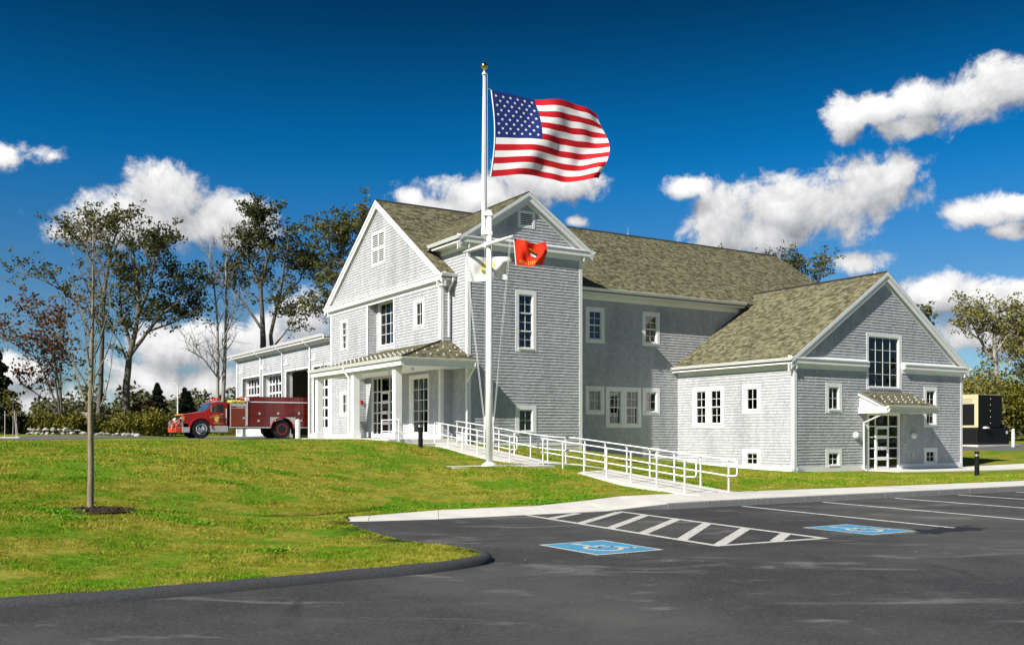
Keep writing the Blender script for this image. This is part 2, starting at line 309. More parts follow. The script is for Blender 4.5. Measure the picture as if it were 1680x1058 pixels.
for q in [(-3.2,-2,1.38),(-3.2,3,1.44),(-3.2,8,1.44),(-3.5,12,1.42),(-3,20,1.42),(-3,30,1.42),(-10,16,1.42),(-10,24,1.42),(-14,12,1.42),
          (-3.84,-10.5,.70),(-5.7,-10.3,.725),(-5.6,-11.4,.715),(-4.2,-11.4,.715),(-2.6,-11.3,.70),(-3.5,-9.6,.73),(6.3,-1.5,.98),(3.2,-1.6,1.18),(9.5,-.2,.70),(13.0,-.2,.36),(13.0,-4,.17),(13,-7.4,.10),(17,-7.6,.05),(21,-7.6,.03),(25.2,-7.6,.05),
          (17,-11.5,.06),(22,-11,.06),(5,-8,.55),(8,-8,.36),(10,-12,.2),(5,-14,.28),(26,-2,.3),(26,8,.7),(-3.4,-4.9,1.19),(-8,-4,1.30),(-8,4,1.42)]: cpu(*q)
for q in [(-7.08,16.05,.42),(-14,17,.52),(-8,24,.95),(-14,26,1.15),(-10,33,1.38),(-20,33,1.42),(-30,30,1.40),(-24,20,.75),(-30,45,1.52),(-20,47,1.50),(-45,50,1.55),
          (-27,62,1.60),(-38,62,1.62),(-15,62,1.58),(-60,70,1.8),(-30,85,2.0),(0,90,2.0),(27,46,.14),(33,50,.25),(26,62,.85),(33,62,.85),(45,62,.9),(40,85,1.1),(60,150,1.75),(30,110,1.4),
          (-100,150,2.4),(0,160,2.3),(120,160,2.0),(80,50,.5),(-90,20,.9),(-100,-40,.2),(100,0,.2),(0,-80,.1),(-300,300,3),(300,300,3),(-300,-300,1),(300,-300,1),(0,400,3)]: cp(*q)
P_ = np.array(CP); XY = P_[:, :2]; CM = 3.0
def ker(d2): return np.sqrt(d2 + CM * CM)
def rbf_fit():
    d2 = ((XY[:, None] - XY[None]) ** 2).sum(-1); n = len(XY)
    K = -ker(d2) + np.eye(n) * -.02
    M = np.zeros((n+1, n+1)); M[:n, :n] = K; M[:n, n] = 1; M[n, :n] = 1
    return np.linalg.solve(M, np.concatenate([P_[:, 2], [0]]))
RW = rbf_fit()
def terrain(x, y):
    q = np.stack([np.asarray(x, float).ravel(), np.asarray(y, float).ravel()], 1); out = np.empty(len(q))
    for i in range(0, len(q), 20000):
        s = q[i:i+20000]; d2 = ((s[:, None] - XY[None]) ** 2).sum(-1); out[i:i+20000] = -ker(d2) @ RW[:-1] + RW[-1]
    return np.clip(out, 0.0, 4.0)
def tz(x, y): return float(terrain([x], [y])[0])
def in_poly(px, py, poly):
    px = np.asarray(px); py = np.asarray(py); ins = np.zeros(px.shape, bool); n = len(poly)
    for i in range(n):
        x0, y0 = poly[i]; x1, y1 = poly[(i+1) % n]
        if y0 == y1: continue
        c = ((y0 > py) != (y1 > py)) & (px < (x1 - x0) * (py - y0) / (y1 - y0) + x0); ins ^= c
    return ins
LOT = KERB + SWF[1:] + [(150, 110), (150, -150), (-150, -150), (-150, -48)]
SWPOLY = SWF + SWB[::-1]
# the paved cut-out: lot and sidewalk as one loop
CUT = KIN[:-1] + [SWF[0]] + SWB + [(150, 111.5), (150, -150), (-150, -150), (-150, -48)]
grassm = None
def lawn_material():
    m = bpy.data.materials.new('lawn_turf'); m.use_nodes = True; nt = m.node_tree; N = nt.nodes.new; L = nt.links.new
    b = nt.nodes['Principled BSDF']; b.inputs['Roughness'].default_value = .9; b.inputs['Specular IOR Level'].default_value = .08
    ge = N('ShaderNodeNewGeometry')
    def noise(sc, det, lo, hi, ro=.5):
        n = N('ShaderNodeTexNoise'); n.inputs['Scale'].default_value = sc; n.inputs['Detail'].default_value = det; n.inputs['Roughness'].default_value = ro; L(ge.outputs['Position'], n.inputs['Vector'])
        r = N('ShaderNodeMapRange'); r.inputs[1].default_value = lo; r.inputs[2].default_value = hi; L(n.outputs[0], r.inputs[0]); return r.outputs[0]
    def mix(f, a, c):
        x = N('ShaderNodeMix'); x.data_type = 'RGBA'; L(f, x.inputs[0])
        for k, q in ((6, a), (7, c)):
            if isinstance(q, tuple): x.inputs[k].default_value = (*q, 1)
            else: L(q, x.inputs[k])
        return x.outputs[2]
    dry = mix(noise(2.2, 8, .40, .60, .75), (.185, .225, .012), (.38, .345, .055))
    grn = mix(noise(6, 4, .3, .7), (.075, .215, .005), (.17, .31, .014))
    c = mix(noise(.62, 9, .475, .575, .70), dry, grn)
    c = mix(noise(11, 6, .53, .66, .75), c, (.10, .085, .014)); c = mix(noise(15, 5, .56, .68, .7), c, (.42, .43, .08))
    at = N('ShaderNodeAttribute'); at.attribute_name = 'shade'
    hv = N('ShaderNodeHueSaturation'); vr = N('ShaderNodeMapRange'); L(at.outputs['Fac'], vr.inputs[0]); vr.inputs[3].default_value = .75; vr.inputs[4].default_value = 1.3
    L(vr.outputs[0], hv.inputs['Value']); L(c, hv.inputs['Color']); L(hv.outputs[0], b.inputs['Base Color'])
    return m
turf = lawn_material()
def pip(x, y, poly): return bool(in_poly(np.array([x]), np.array([y]), poly)[0])
KA = np.array(KIN); KRAD = np.where((KA[:, 1] > 14.3) & (np.arange(len(KA)) > len(KA) * .6), .9, 3.2)
def edge_blend(q, z):                              # the turf comes down to the kerb along its edge
    t = np.concatenate([(np.sqrt(((q[i:i+20000, None] - KA[None]) ** 2).sum(-1)) / KRAD[None]).min(1) for i in range(0, len(q), 20000)])
    t = np.clip(t, 0, 1); t = t * t * (3 - 2 * t); return .098 * (1 - t) + z * t
def build_lawn():
    pts = []; edges = []
    n = len(CUT)
    for i in range(n): pts.append(CUT[i]); edges.append((i, (i+1) % n))
    def addp(x, y):
        pts.append((x, y))
    g = []
    for x in np.arange(-40, 46, 1.0):
        for y in np.arange(4, 80, 1.0): g.append((x + .13 * math.sin(y * 3.1), y))
    for x in np.arange(-160, 161, 16):
        for y in np.arange(-60, 330, 16):
            if not (-42 < x < 47 and 2 < y < 82): g.append((x + 1, y + .7))
    for x in (-900, -600, -300, -220, 0.5, 220, 300, 600, 900):
        for y in (-500, -200, 400.5, 700, 1500): g.append((x, y))
    for x in (-900, -500, -220, 220, 500, 900):
        for y in (0.3, 150, 250): g.append((x, y))
    ga = np.array(g); keep = ~in_poly(ga[:, 0], ga[:, 1], CUT)
    cutseg = np.array(CUT)
    def dist(p):
        a = cutseg; b = np.roll(cutseg, -1, 0); d = b - a; t = np.clip(((p - a) * d).sum(1) / (d * d).sum(1), 0, 1)
        return np.sqrt((((a + d * t[:, None]) - p) ** 2).sum(1)).min()
    for p, k in zip(ga, keep):
        if k and dist(p) > .35: addp(*p)
    vs, es, fs, *_ = delaunay_2d_cdt([Vector(p) for p in pts], edges, [], 0, 1e-5)
    va = np.array([(v.x, v.y) for v in vs]); z = terrain(va[:, 0], va[:, 1])
    far = np.maximum(np.abs(va[:, 0]), np.abs(va[:, 1] - 50)); k = np.clip((far - 200) / 150, 0, 1); z = z * (1 - k) + 2.6 * k
    z = np.where(va[:, 1] < -20, z * 0 + .1, z)
    z = edge_blend(va, z)
    fo = []
    for f in fs:
        c = va[list(f)].mean(0)
        if not pip(c[0], c[1], CUT): fo.append(tuple(f))
    zb = {}
    for (x, y), (f_, b_) in zip(SWB, SWZ): zb[(round(x, 3), round(y, 3))] = b_ + .012
    z = np.array([zb.get((round(a[0], 3), round(a[1], 3)), zz) for a, zz in zip(va, z)])
    mb = MB(); mb.add([(a[0], a[1], zz) for a, zz in zip(va, z)], fo)
    ec = {}
    for f in fo:
        for a, b in zip(f, f[1:] + f[:1]): ec[(a, b)] = 1
    n0 = len(mb.v); mb.v += [(a[0], a[1], zz - .4) for a, zz in zip(va, z)]
    for a, b in list(ec):
        if (b, a) not in ec: mb.f.append((b, a, n0 + a, n0 + b)); mb.m.append(0)
    return mb.build('lawn', turf, kind='structure', smooth=True)
lawn = build_lawn()
def sheet(name, poly, z, m, parent=None, kind=None, th=None, zf=None):
    vs, es, fs, *_ = delaunay_2d_cdt([Vector(p) for p in poly], [(i, (i+1) % len(poly)) for i in range(len(poly))], [], 1, 1e-6)
    mb = MB(); mb.add([(v.x, v.y, zf(v.x, v.y) if zf else z) for v in vs], [tuple(f) for f in fs])
    return mb.build(name, m, parent, kind=kind)
lot = sheet('parking_lot', [(-150, -150), (150, -150), (150, 130), (60, 57.5), (39.6, 44.4), (21.6, 33.5), (10, 27), (3.5, 23), (-3.35, 19.2), (-3.4, 17.5), (-1.6, 14.2), (-.7, 12.6), (-5, 9.6), (-16, 4.7), (-60, -12), (-150, -47.5)], 0.0, asph, kind='structure')

# sidewalk slabs and kerb stones
sw = empty('sidewalk', (0, 0, 0)); sw['kind'] = 'structure'
def resample(poly, step):
    P = [Vector(p) for p in poly]; out = [P[0]]; 
    cum = [0]
    for a, b in zip(P, P[1:]): cum.append(cum[-1] + (b - a).length)
    n = max(1, round(cum[-1] / step))
    xs = np.interp(np.linspace(0, cum[-1], n+1), cum, [p.x for p in P]); ys = np.interp(np.linspace(0, cum[-1], n+1), cum, [p.y for p in P])
    return list(zip(xs, ys))
def swz(i, k): return SWZ[i][k]
nseg = 0
for i in range(len(SWF)-1):
    f0, f1, b0, b1 = (Vector((*p, 0)) for p in (SWF[i], SWF[i+1], SWB[i], SWB[i+1]))
    n = max(1, round((f1 - f0).length / 1.5)) if i < 11 else 4
    kerbin = .16 if i >= 5 else 0.0
    for j in range(n):
        t0, t1 = j / n, (j + 1) / n
        g = .004
        def mixp(a, b, t): return a + (b - a) * t
        fa, fb, ba, bb = mixp(f0, f1, t0), mixp(f0, f1, t1), mixp(b0, b1, t0), mixp(b0, b1, t1)
        za0, za1 = swz(i, 0) + (swz(i+1, 0) - swz(i, 0)) * t0, swz(i, 0) + (swz(i+1, 0) - swz(i, 0)) * t1
        zb0, zb1 = swz(i, 1) + (swz(i+1, 1) - swz(i, 1)) * t0, swz(i, 1) + (swz(i+1, 1) - swz(i, 1)) * t1
        e = (fb - fa).normalized() * g; nn = (ba - fa).normalized() * kerbin
        c = [fa + e + nn, fb - e + nn, bb - e, ba + e]; zz = [za0, za1, zb1, zb0]
        mb = MB(); mb.hexa([(p.x, p.y, -.15) for p in c] + [(p.x, p.y, z) for p, z in zip(c, zz)])
        o = mb.build('paving_slab', conc, sw, bevel=.006)
        if i >= 4:
            kh0 = za0 if i > 4 else .02 + .11 * t0; kh1 = za1 if i > 4 else .02 + .11 * t1
            kn = (ba - fa).normalized() * .155
            c = [fa + e, fb - e, fb - e + kn, fa + e + kn]
            mb = MB(); mb.hexa([(p.x, p.y, -.2) for p in c] + [(c[0].x, c[0].y, kh0), (c[1].x, c[1].y, kh1), (c[2].x, c[2].y, kh1), (c[3].x, c[3].y, kh0)])
            if j % 1 == 0: mb.build('kerb_stone', granite, sw, bevel=.012)

# the rolled asphalt kerb round the grass point
def asphalt_kerb():
    path = KPATH
    prof = [(-.02, -.08), (.0, .02), (.02, .062), (.055, .095), (.10, .108), (.155, .106), (.20, .09), (.23, .0)]
    rng = random.Random(3); mb = MB(); vs = []; fs = []
    for i, p in enumerate(path):
        d = (path[min(i+1, len(path)-1)] - path[max(i-1, 0)]).normalized(); nrm = Vector((-d.y, d.x))
        q = max(0, min(1, (len(path) - 1 - i) / 14))
        for a, z in prof:
            jit = rng.uniform(-.006, .006) if 0 < z < .16 else 0
            r = p + nrm * (a * (.6 + .4*q) + jit); vs.append((r.x, r.y, z * (.35 + .65*q) + jit if z > 0 else z))
    m = len(prof)
    for i in range(len(path)-1):
        for k in range(m-1): fs.append((i*m+k, i*m+k+1, (i+1)*m+k+1, (i+1)*m+k))
    mb.add(vs, [f[::-1] for f in fs]); return mb.build('asphalt_kerb', asphk, kind='structure', smooth=True)
asphalt_kerb()

# parking lot paint (children of the lot)
def strip(a, b, w, z=.004, m=paint, name='parking_line'):
    a = Vector(W(*a)[:2]); b = Vector(W(*b)[:2]); d = (b - a).normalized(); n = Vector((-d.y, d.x)) * w / 2
    mb = MB(); mb.hexa([(*p, -.01) for p in (a - n, b - n, b + n, a + n)] + [(*p, z) for p in (a - n, b - n, b + n, a + n)])
    return mb.build(name, m, lot)
for u in (-2.0, .72, 3.5, 6.2, 8.95, 11.7): strip((u, -19.2 - .07 * u * .35), (u - .55, -24.95), .085)
strip((-7.69, -18.5), (-8.2, -24.75), .10); strip((-5.45, -18.85), (-5.97, -24.9), .10, .0044); strip((-8.2, -24.7), (-5.95, -24.86), .10, .0048)
for a, b in [((-7.65,-19.42),(-6.53,-18.75)),((-7.80,-20.61),(-5.55,-18.95)),((-7.92,-21.67),(-5.56,-19.85)),((-7.96,-22.65),(-5.68,-20.95)),((-8.08,-23.76),(-5.76,-21.91)),((-8.12,-24.65),(-5.86,-23.01)),((-6.96,-24.73),(-5.94,-24.02))]:
    strip(a, b, .19, .0052, name='hatch_stripe')
def iswheel():                                    # wheelchair symbol, unit square -1..1, head towards +y
    mb = MB()
    def arc(cx, cy, r0, r1, a0, a1, n=24):
        vs = []; 
        for k in range(n+1):
            t = R(a0 + (a1-a0) * k / n); vs += [(cx + r0*math.cos(t), cy + r0*math.sin(t), 0), (cx + r1*math.cos(t), cy + r1*math.sin(t), 0)]
        mb.add(vs, [(2*k, 2*k+1, 2*k+3, 2*k+2) for k in range(n)])
    arc(-.12, -.25, .36, .48, 100, 350)
    arc(-.16, .66, 0.001, .13, 0, 360)
    mb.add([(-.24,.48,0),(-.09,.48,0),(.0,-.12,0),(-.16,-.12,0)], [(0,3,2,1)])
    mb.add([(-.10,.22,0),(-.08,.11,0),(.30,.11,0),(.30,.22,0)], [(0,1,2,3)])
    mb.add([(-.14,-.12,0),(-.12,-.0,0),(.40,-.0,0),(.33,-.12,0)], [(0,3,2,1)])
    mb.add([(.26,-.05,0),(.40,-.02,0),(.60,-.52,0),(.47,-.58,0)], [(0,3,2,1)])
    mb.add([(.50,-.58,0),(.47,-.47,0),(.72,-.42,0),(.74,-.53,0)], [(0,3,2,1)])
    return mb
sym = iswheel()
for cu, cv in ((-9.85, -23.9), (-4.27, -24.2)):
    q = [(cu - .62, cv + .75), (cu + .62, cv + .75), (cu + .62, cv - .75), (cu - .62, cv - .75)]
    mb = MB(); mb.add([W(a, b, .0035) for a, b in q], [(0, 3, 2, 1)]); mb.build('symbol_border', paint, lot)
    q = [(cu + (a - cu) * .90, cv + (b - cv) * .915) for a, b in q]
    mb = MB(); mb.add([W(a, b, .0065) for a, b in q], [(0, 3, 2, 1)]); mb.build('symbol_field', bluep, lot)
    mb = MB(); mb.add([W(cu + x * .60, cv + y * .70, .0095) for x, y, _ in sym.v], sym.f); mb.build('accessible_symbol', paint, lot)
rs = random.Random(8); mb = MB()
for i in range(70):                                # oil stain made of small drips
    a = rs.gauss(0, .42); b = rs.gauss(0, .16); r = rs.uniform(.03, .16) * math.exp(-(a*a)/1.2)
    c = W(-3.0 + a, -25.1 + b); n = 9; ph = rs.uniform(0, 6)
    mb.add([(c[0] + r*(1+.35*math.sin(3*t+ph))*math.cos(t)*1.5, c[1] + r*math.sin(t), .003 + i*.00001) for t in [2*math.pi*k/n for k in range(n)]], [tuple(range(n))])
mb.build('oil_stain', stainm, lot)

# ------------------------------------------------------------------ the station
ST = empty('fire_station', (*A0, 0), TH, 'large grey shingled fire station with white trim, square tower and ramp entrance', 'building')
class Pl:                                          # a wall plane: a along the wall, n outwards, z up
    def __init__(s, kind, c): s.k = kind; s.c = c
    def p(s, a, n, z):
        if s.k == 'V': return (a, s.c - n, z)      # faces -v
        if s.k == 'U': return (s.c - n, a, z)      # faces -u
        if s.k == 'u': return (s.c + n, a, z)      # faces +u
        return (a, s.c + n, z)                     # faces +v
    def box(s, mb, a0, a1, z0, z1, n0, n1, mi=0): mb.box(s.p(a0, n0, z0), s.p(a1, n1, z1), mi)
EXPO = .127
def siding(mb, pl, z0, ztop, lim, holes, rng, n0=.004, tb=.026):
    k = 0
    zb = z0
    while zb < ztop - .01:
        zt = min(zb + EXPO, ztop); l0, r0 = lim(zb); l1, r1 = lim(zt)
        if r0 - l0 < .05: break
        a = l0 - rng.uniform(0, .1)
        while a < r0:
            w = rng.uniform(.085, .20); s0, s1 = a + .002, a + w - .002; a += w
            s0 = max(s0, l0); s1 = min(s1, r0)
            if s1 - s0 < .008: continue
            jit = rng.uniform(-.0025, .0025); tk = tb + rng.uniform(-.003, .004)
            ps = [(s0, s1, zb + jit, zt + .002)]
            for h0, h1, g0, g1 in holes:
                nx = []
                for q0, q1, y0, y1 in ps:
                    if q1 <= h0 or q0 >= h1 or y1 <= g0 or y0 >= g1: nx.append((q0, q1, y0, y1)); continue
                    if q0 < h0: nx.append((q0, h0, y0, y1))
                    if q1 > h1: nx.append((h1, q1, y0, y1))
                    c0, c1 = max(q0, h0), min(q1, h1)
                    if y0 < g0: nx.append((c0, c1, y0, g0))
                    if y1 > g1: nx.append((c0, c1, g1, y1))
                ps = nx
            for q0, q1, y0, y1 in ps:
                if q1 - q0 < .006 or y1 - y0 < .006: continue
                nb = n0 + tk * (1 - (y0 - zb) / (EXPO * 1.1)); nt_ = n0 + tk * max(0, 1 - (y1 - zb) / (EXPO * 1.1))
                t0, t1 = max(q0, l1), min(q1, r1)
                if t1 < t0: t0 = t1 = min(max((q0 + q1) / 2, l1), r1)
                P = pl.p
                mb.add([P(q0, nb, y0), P(q1, nb, y0), P(t1, nt_, y1), P(t0, nt_, y1), P(q0, 0, y0), P(q1, 0, y0), P(t1, 0, y1), P(t0, 0, y1)],
                       [(0, 1, 2, 3), (4, 5, 1, 0), (5, 6, 2, 1), (7, 4, 0, 3)])
        zb += EXPO
def backing(mb, pl, a0, a1, z0, top, holes, th=.2, brk=()):
    xs = sorted(set([a0, a1] + [min(max(x, a0), a1) for h in holes for x in h[:2]] + list(brk)))
    for x0, x1 in zip(xs, xs[1:]):
        if x1 - x0 < 1e-4: continue
        xm = (x0 + x1) / 2; hs = sorted([h for h in holes if h[0] < xm < h[1]], key=lambda h: h[2]); z = z0
        for h in hs:
            if h[2] > z: pl.box(mb, x0, x1, z, h[2], -th, 0)
            z = max(z, h[3])
        t0, t1 = top(x0), top(x1)
        if min(t0, t1) > z or (t0 > z or t1 > z):
            P = pl.p; t0 = max(t0, z + .001); t1 = max(t1, z + .001)
            mb.hexa([P(x0, 0, z), P(x1, 0, z), P(x1, -th, z), P(x0, -th, z), P(x0, 0, t0), P(x1, 0, t1), P(x1, -th, t1), P(x0, -th, t0)])
RNG = random.Random(11)
def wall(pl, a0, a1, z0, ztop, holes=(), trims=(), gable=None, sz0=None, shingles=True, sa=None, th=.2):
    """gable=(centre, ridge z, slope); holes = openings; trims = outer casings the shingles stop at"""
    if gable:
        c, rz, sl = gable; top = lambda a: min(rz - sl * abs(a - c), rz) if True else 0
        brk = (c,); topf = lambda a: max(rz - sl * abs(a - c), ztop)
        def lim(z):
            if z <= ztop: return (sa or (a0, a1))
            d = (rz - z) / sl; return (max(a0, c - d), min(a1, c + d))
        zt = rz - .12
    else:
        topf = lambda a: ztop; brk = (); zt = ztop
        lim = lambda z: (sa or (a0, a1))
    mb = MB(); backing(mb, pl, a0, a1, z0, topf, holes, th, brk); w = mb.build('wall', backer, ST)
    if shingles:
        mb = MB(); siding(mb, pl, sz0 if sz0 is not None else z0, zt, lim, trims, RNG)
        mb.build('shingle_siding', cedar, w, kind='stuff')
    return w

def window(pl, o, g, cols=2, rows=2, mull=None, sash='fixed', blind=0, parent=None, name='window', sill=True, label=None, meeting=None, cas_n=.035):
    """o: casing outline (a0,a1,z0,z1); g: list of glass rectangles, each (a0,a1,z0,z1,cols,rows,[meeting z])"""
    a0, a1, z0, z1 = o; mb = MB()
    gl = g if isinstance(g, list) else [g]
    ga0 = min(q[0] for q in gl); ga1 = max(q[1] for q in gl); gz0 = min(q[2] for q in gl); gz1 = max(q[3] for q in gl); e = .045
    pl.box(mb, a0, ga0 - e, z0, z1, -.02, cas_n); pl.box(mb, ga1 + e, a1, z0, z1, -.02, cas_n)
    pl.box(mb, ga0 - e, ga1 + e, gz1 + e, z1, -.02, cas_n - .002); pl.box(mb, ga0 - e, ga1 + e, z0, gz0 - e, -.02, cas_n - .002)
    gl2 = sorted(gl)
    for p, q in zip(gl2, gl2[1:]):
        if q[0] > p[1]: pl.box(mb, p[1] + e, q[0] - e, gz0 - e, gz1 + e, -.04, cas_n - .004)
    w = mb.build(name, white, parent or ST, bevel=.004)
    if label: w['label'] = label
    if sill:
        mb = MB(); pl.box(mb, ga0 - e - .03, ga1 + e + .03, gz0 - e - .055, gz0 - e - .005, 0, cas_n + .035); mb.build('sill', white, w)
    for q in gl2:
        b0, b1, c0, c1, nc, nr = q[:6]; parts = [(c0, c1, nr)]
        mb = MB(); fr = .045
        pl.box(mb, b0 - e, b0, c0 - e, c1 + e, -.10, .004); pl.box(mb, b1, b1 + e, c0 - e, c1 + e, -.10, .004)
        pl.box(mb, b0, b1, c1, c1 + e, -.10, .003); pl.box(mb, b0, b1, c0 - e, c0, -.10, .003)
        cuts = []
        if len(q) > 6 and q[6]:
            for mz in (q[6] if isinstance(q[6], (list, tuple)) else [q[6]]): pl.box(mb, b0, b1, mz - .028, mz + .028, -.085, -.002); cuts.append(mz)
        mb.build('sash', white, w, bevel=.003)
        zs = [c0] + sorted(cuts) + [c1]; mm = MB(); t = .011; total = len(zs) - 1
        for zi in range(total):
            y0 = zs[zi] + (.028 if zi else 0); y1 = zs[zi+1] - (.028 if zi < total - 1 else 0)
            nrr = max(1, round(nr / total)); pn = -.05 - .022 * ((zi + 1) % 2 if total > 1 else 0)
            xa = [b0 + (b1 - b0) * k / nc for k in range(nc + 1)]; za = [y0 + (y1 - y0) * k / nrr for k in range(nrr + 1)]
            for x in xa[1:-1]: pl.box(mm, x - t, x + t, y0, y1, pn - .012, pn + .016)
            for z in za[1:-1]: pl.box(mm, b0, b1, z - t, z + t, pn - .013, pn + .015)
            for x0, x1 in zip(xa, xa[1:]):
                for u0, u1 in zip(za, za[1:]):
                    pb = MB(); pl.box(pb, x0, x1, u0, u1, pn - .004, pn); pb.build('pane', glass, w)
        if mm.v: mm.build('muntin_bars', white, w)
    if blind:
        mb = MB()
        for q in gl2:
            zb = q[3] - (q[3] - q[2]) * blind; z = q[3]
            while z > zb:
                P = pl.p; mb.add([P(q[0] - .03, -.16, z), P(q[1] + .03, -.16, z), P(q[1] + .03, -.135, z - .05), P(q[0] - .03, -.135, z - .05)], [(0, 1, 2, 3)]); z -= .05
        mb.build('blind', blindm, w)
    return w
def board(pl, a0, a1, z0, z1, n0=0, n1=.03, name='trim_board', m=None, parent=None, bevel=.004):
    mb = MB(); pl.box(mb, a0, a1, z0, z1, n0, n1); return mb.build(name, m or white, parent or ST, bevel=bevel)
def inset(o, d=.015): return (o[0] + d, o[1] - d, o[2] + d, o[3] - d)
def hole(g, e=.045): return (g[0] - e, g[1] + e, g[2] - e, g[3] + e)

# ---- dimensions
BL, BW = 26.4, 12.42; RC = 6.21; RZ = 12.73; SL = .66            # main bar, ridge along u
TU0, TU1, TV = .52, 6.27, -1.36; TC = 3.395; TRZ = 11.92          # tower
WU0, WU1, WV = 13.1, 25.0, -7.32; WC = 19.05; WRZ = 9.10          # wing
GV0, GV1, GZ = 12.42, 29.9, 6.62                                  # engine bays
pT, pM, pW, pE, pS, pG = Pl('V', TV), Pl('V', 0), Pl('V', WV), Pl('U', 0), Pl('U', WU0), Pl('U', 0)

# ---- tower
tall = (2.82, 3.88, 5.17, 7.77); tallg = [(3.03, 3.66, 5.38, 7.56, 2, 6, [6.06, 6.82])]
low = (2.82, 3.88, 1.70, 2.91); lowg = [(3.05, 3.65, 1.86, 2.69, 2, 2)]
louv = (2.95, 3.81, 10.42, 11.16)
wt = wall(pT, TU0, TU1, .5, 9.55, [hole(tallg[0]), hole(lowg[0])], [inset(tall), inset(low), inset(louv)], (TC, TRZ - .05, SL), sz0=1.27)
window(pT, tall, tallg); window(pT, low, lowg)
def louvre(pl, o, nsl, mull=False, rows=1):
    a0, a1, z0, z1 = o; f = .13; mb = MB()
    pl.box(mb, a0, a0 + f, z0, z1, -.02, .035); pl.box(mb, a1 - f, a1, z0, z1, -.02, .035)
    pl.box(mb, a0 + f, a1 - f, z1 - f, z1, -.02, .033); pl.box(mb, a0 + f, a1 - f, z0, z0 + f, -.02, .033)
    if mull: pl.box(mb, (a0+a1)/2 - .035, (a0+a1)/2 + .035, z0 + f, z1 - f, -.01, .03)
    if rows > 1: pl.box(mb, a0 + f, a1 - f, (z0+z1)/2 - .06, (z0+z1)/2 + .06, -.01, .031)
    w = mb.build('louvre_vent', white, ST, bevel=.004)
    mb = MB(); pl.box(mb, a0 + f, a1 - f, z0 + f, z1 - f, .001, .004); mb.build('vent_screen', black, w)
    h = (z1 - z0 - 2*f) / nsl
    for i in range(nsl):
        zb = z0 + f + i * h; P = pl.p; mb = MB()
        mb.hexa([P(a0+f, .028, zb+.0), P(a1-f, .028, zb+.0), P(a1-f, .022, zb - .012), P(a0+f, .022, zb - .012), P(a0+f, .008, zb + h*.36), P(a1-f, .008, zb + h*.36), P(a1-f, .002, zb + h*.30), P(a0+f, .002, zb + h*.30)])
        mb.build('slat', whitem, w)
louvre(pT, louv, 6)
pTL = Pl('U', TU0)
w2 = wall(pTL, TV, 2.4, .5, 9.6, [], [], sz0=1.27, th=.2)
pTR = Pl('u', TU1)
mb = MB(); pTR.box(mb, TV + .2, 2.4, .5, 9.6, -.2, 0); wr_ = mb.build('wall', backer, ST); mb = MB(); siding(mb, pTR, 1.0, 9.6, lambda z: (TV, 2.4), [], RNG); mb.build('shingle_siding', cedar, wr_, kind='stuff')
board(pT, TU0 - .03, TU0 + .14, 1.2, 9.62, 0, .035, 'corner_board'); board(pTL, TV - .002, TV + .12, 1.2, 9.62, 0, .032, 'corner_board')
board(pT, TU1 - .14, TU1 + .03, .95, 9.62, 0, .035, 'corner_board'); board(pTR, TV + .002, TV + .12, .9, 9.62, 0, .032, 'corner_board')
board(pT, TU0 + .14, TU1 - .14, .6, 1.27, 0, .03, 'foundation', found); board(pT, TU0 + .141, TU1 - .141, 1.20, 1.30, .004, .045, 'water_table')

# ---- main bar, grey side
u1, u2 = (7.48, 8.57, 5.90, 7.55), (10.85, 11.93, 5.92, 7.55)
u1g, u2g = [(7.73, 8.35, 6.12, 7.34, 2, 4, 6.73)], [(11.08, 11.71, 6.13, 7.34, 2, 4, 6.73)]
la, lb, lc = (7.48, 8.56, 2.60, 3.91), (8.65, 10.77, 2.0, 3.91), (10.85, 11.93, 2.60, 3.91)
lag, lbg, lcg = [(7.71, 8.33, 2.82, 3.68, 2, 2)], [(8.89, 9.51, 2.21, 3.69, 2, 4, 2.95), (9.92, 10.54, 2.21, 3.69, 2, 4, 2.95)], [(11.08, 11.70, 2.82, 3.68, 2, 2)]
lbm = (10.85, 11.90, .32, 1.04); lbmg = [(11.08, 11.67, .42, .84, 2, 2)]
wins = [(u1, u1g), (u2, u2g), (la, lag), (lb, lbg), (lc, lcg), (lbm, lbmg)]
wall(pM, 0, WU0 + .2, .1, 8.35, [hole(q) for _, g in wins for q in g], [inset(o) for o, _ in wins], sz0=.55)
bl = {1: 0, 2: 1.0, 3: .45, 4: 1.0}
for i, (o, g) in enumerate(wins): window(pM, o, g, blind=bl.get(i, 0))
board(pM, TU1 + .01, WU0 - .01, .1, .56, 0, .025, 'foundation', found); board(pM, TU1 + .012, WU0 - .012, .50, .60, .004, .04, 'water_table')
mb = MB(); pM.box(mb, WU0 + .2, BL, 4.5, 8.35, -.2, 0); w_ = mb.build('wall', backer, ST); mb = MB(); siding(mb, pM, .55 + 32 * EXPO, 8.35, lambda z: (WU0 + .2, 18.6), [], RNG); mb.build('shingle_siding', cedar, w_, kind='stuff')
mb = MB(); Pl('v', BW).box(mb, 0, BL, 1.0, 8.35, -.2, 0); mb.build('wall', cedar, ST)
mb = MB(); p_ = Pl('u', BL); backing(mb, p_, 0, BW, .3, lambda a: max(8.3, RZ - .05 - SL * abs(a - RC)), [], .2, (RC,)); mb.build('wall', cedar, ST)
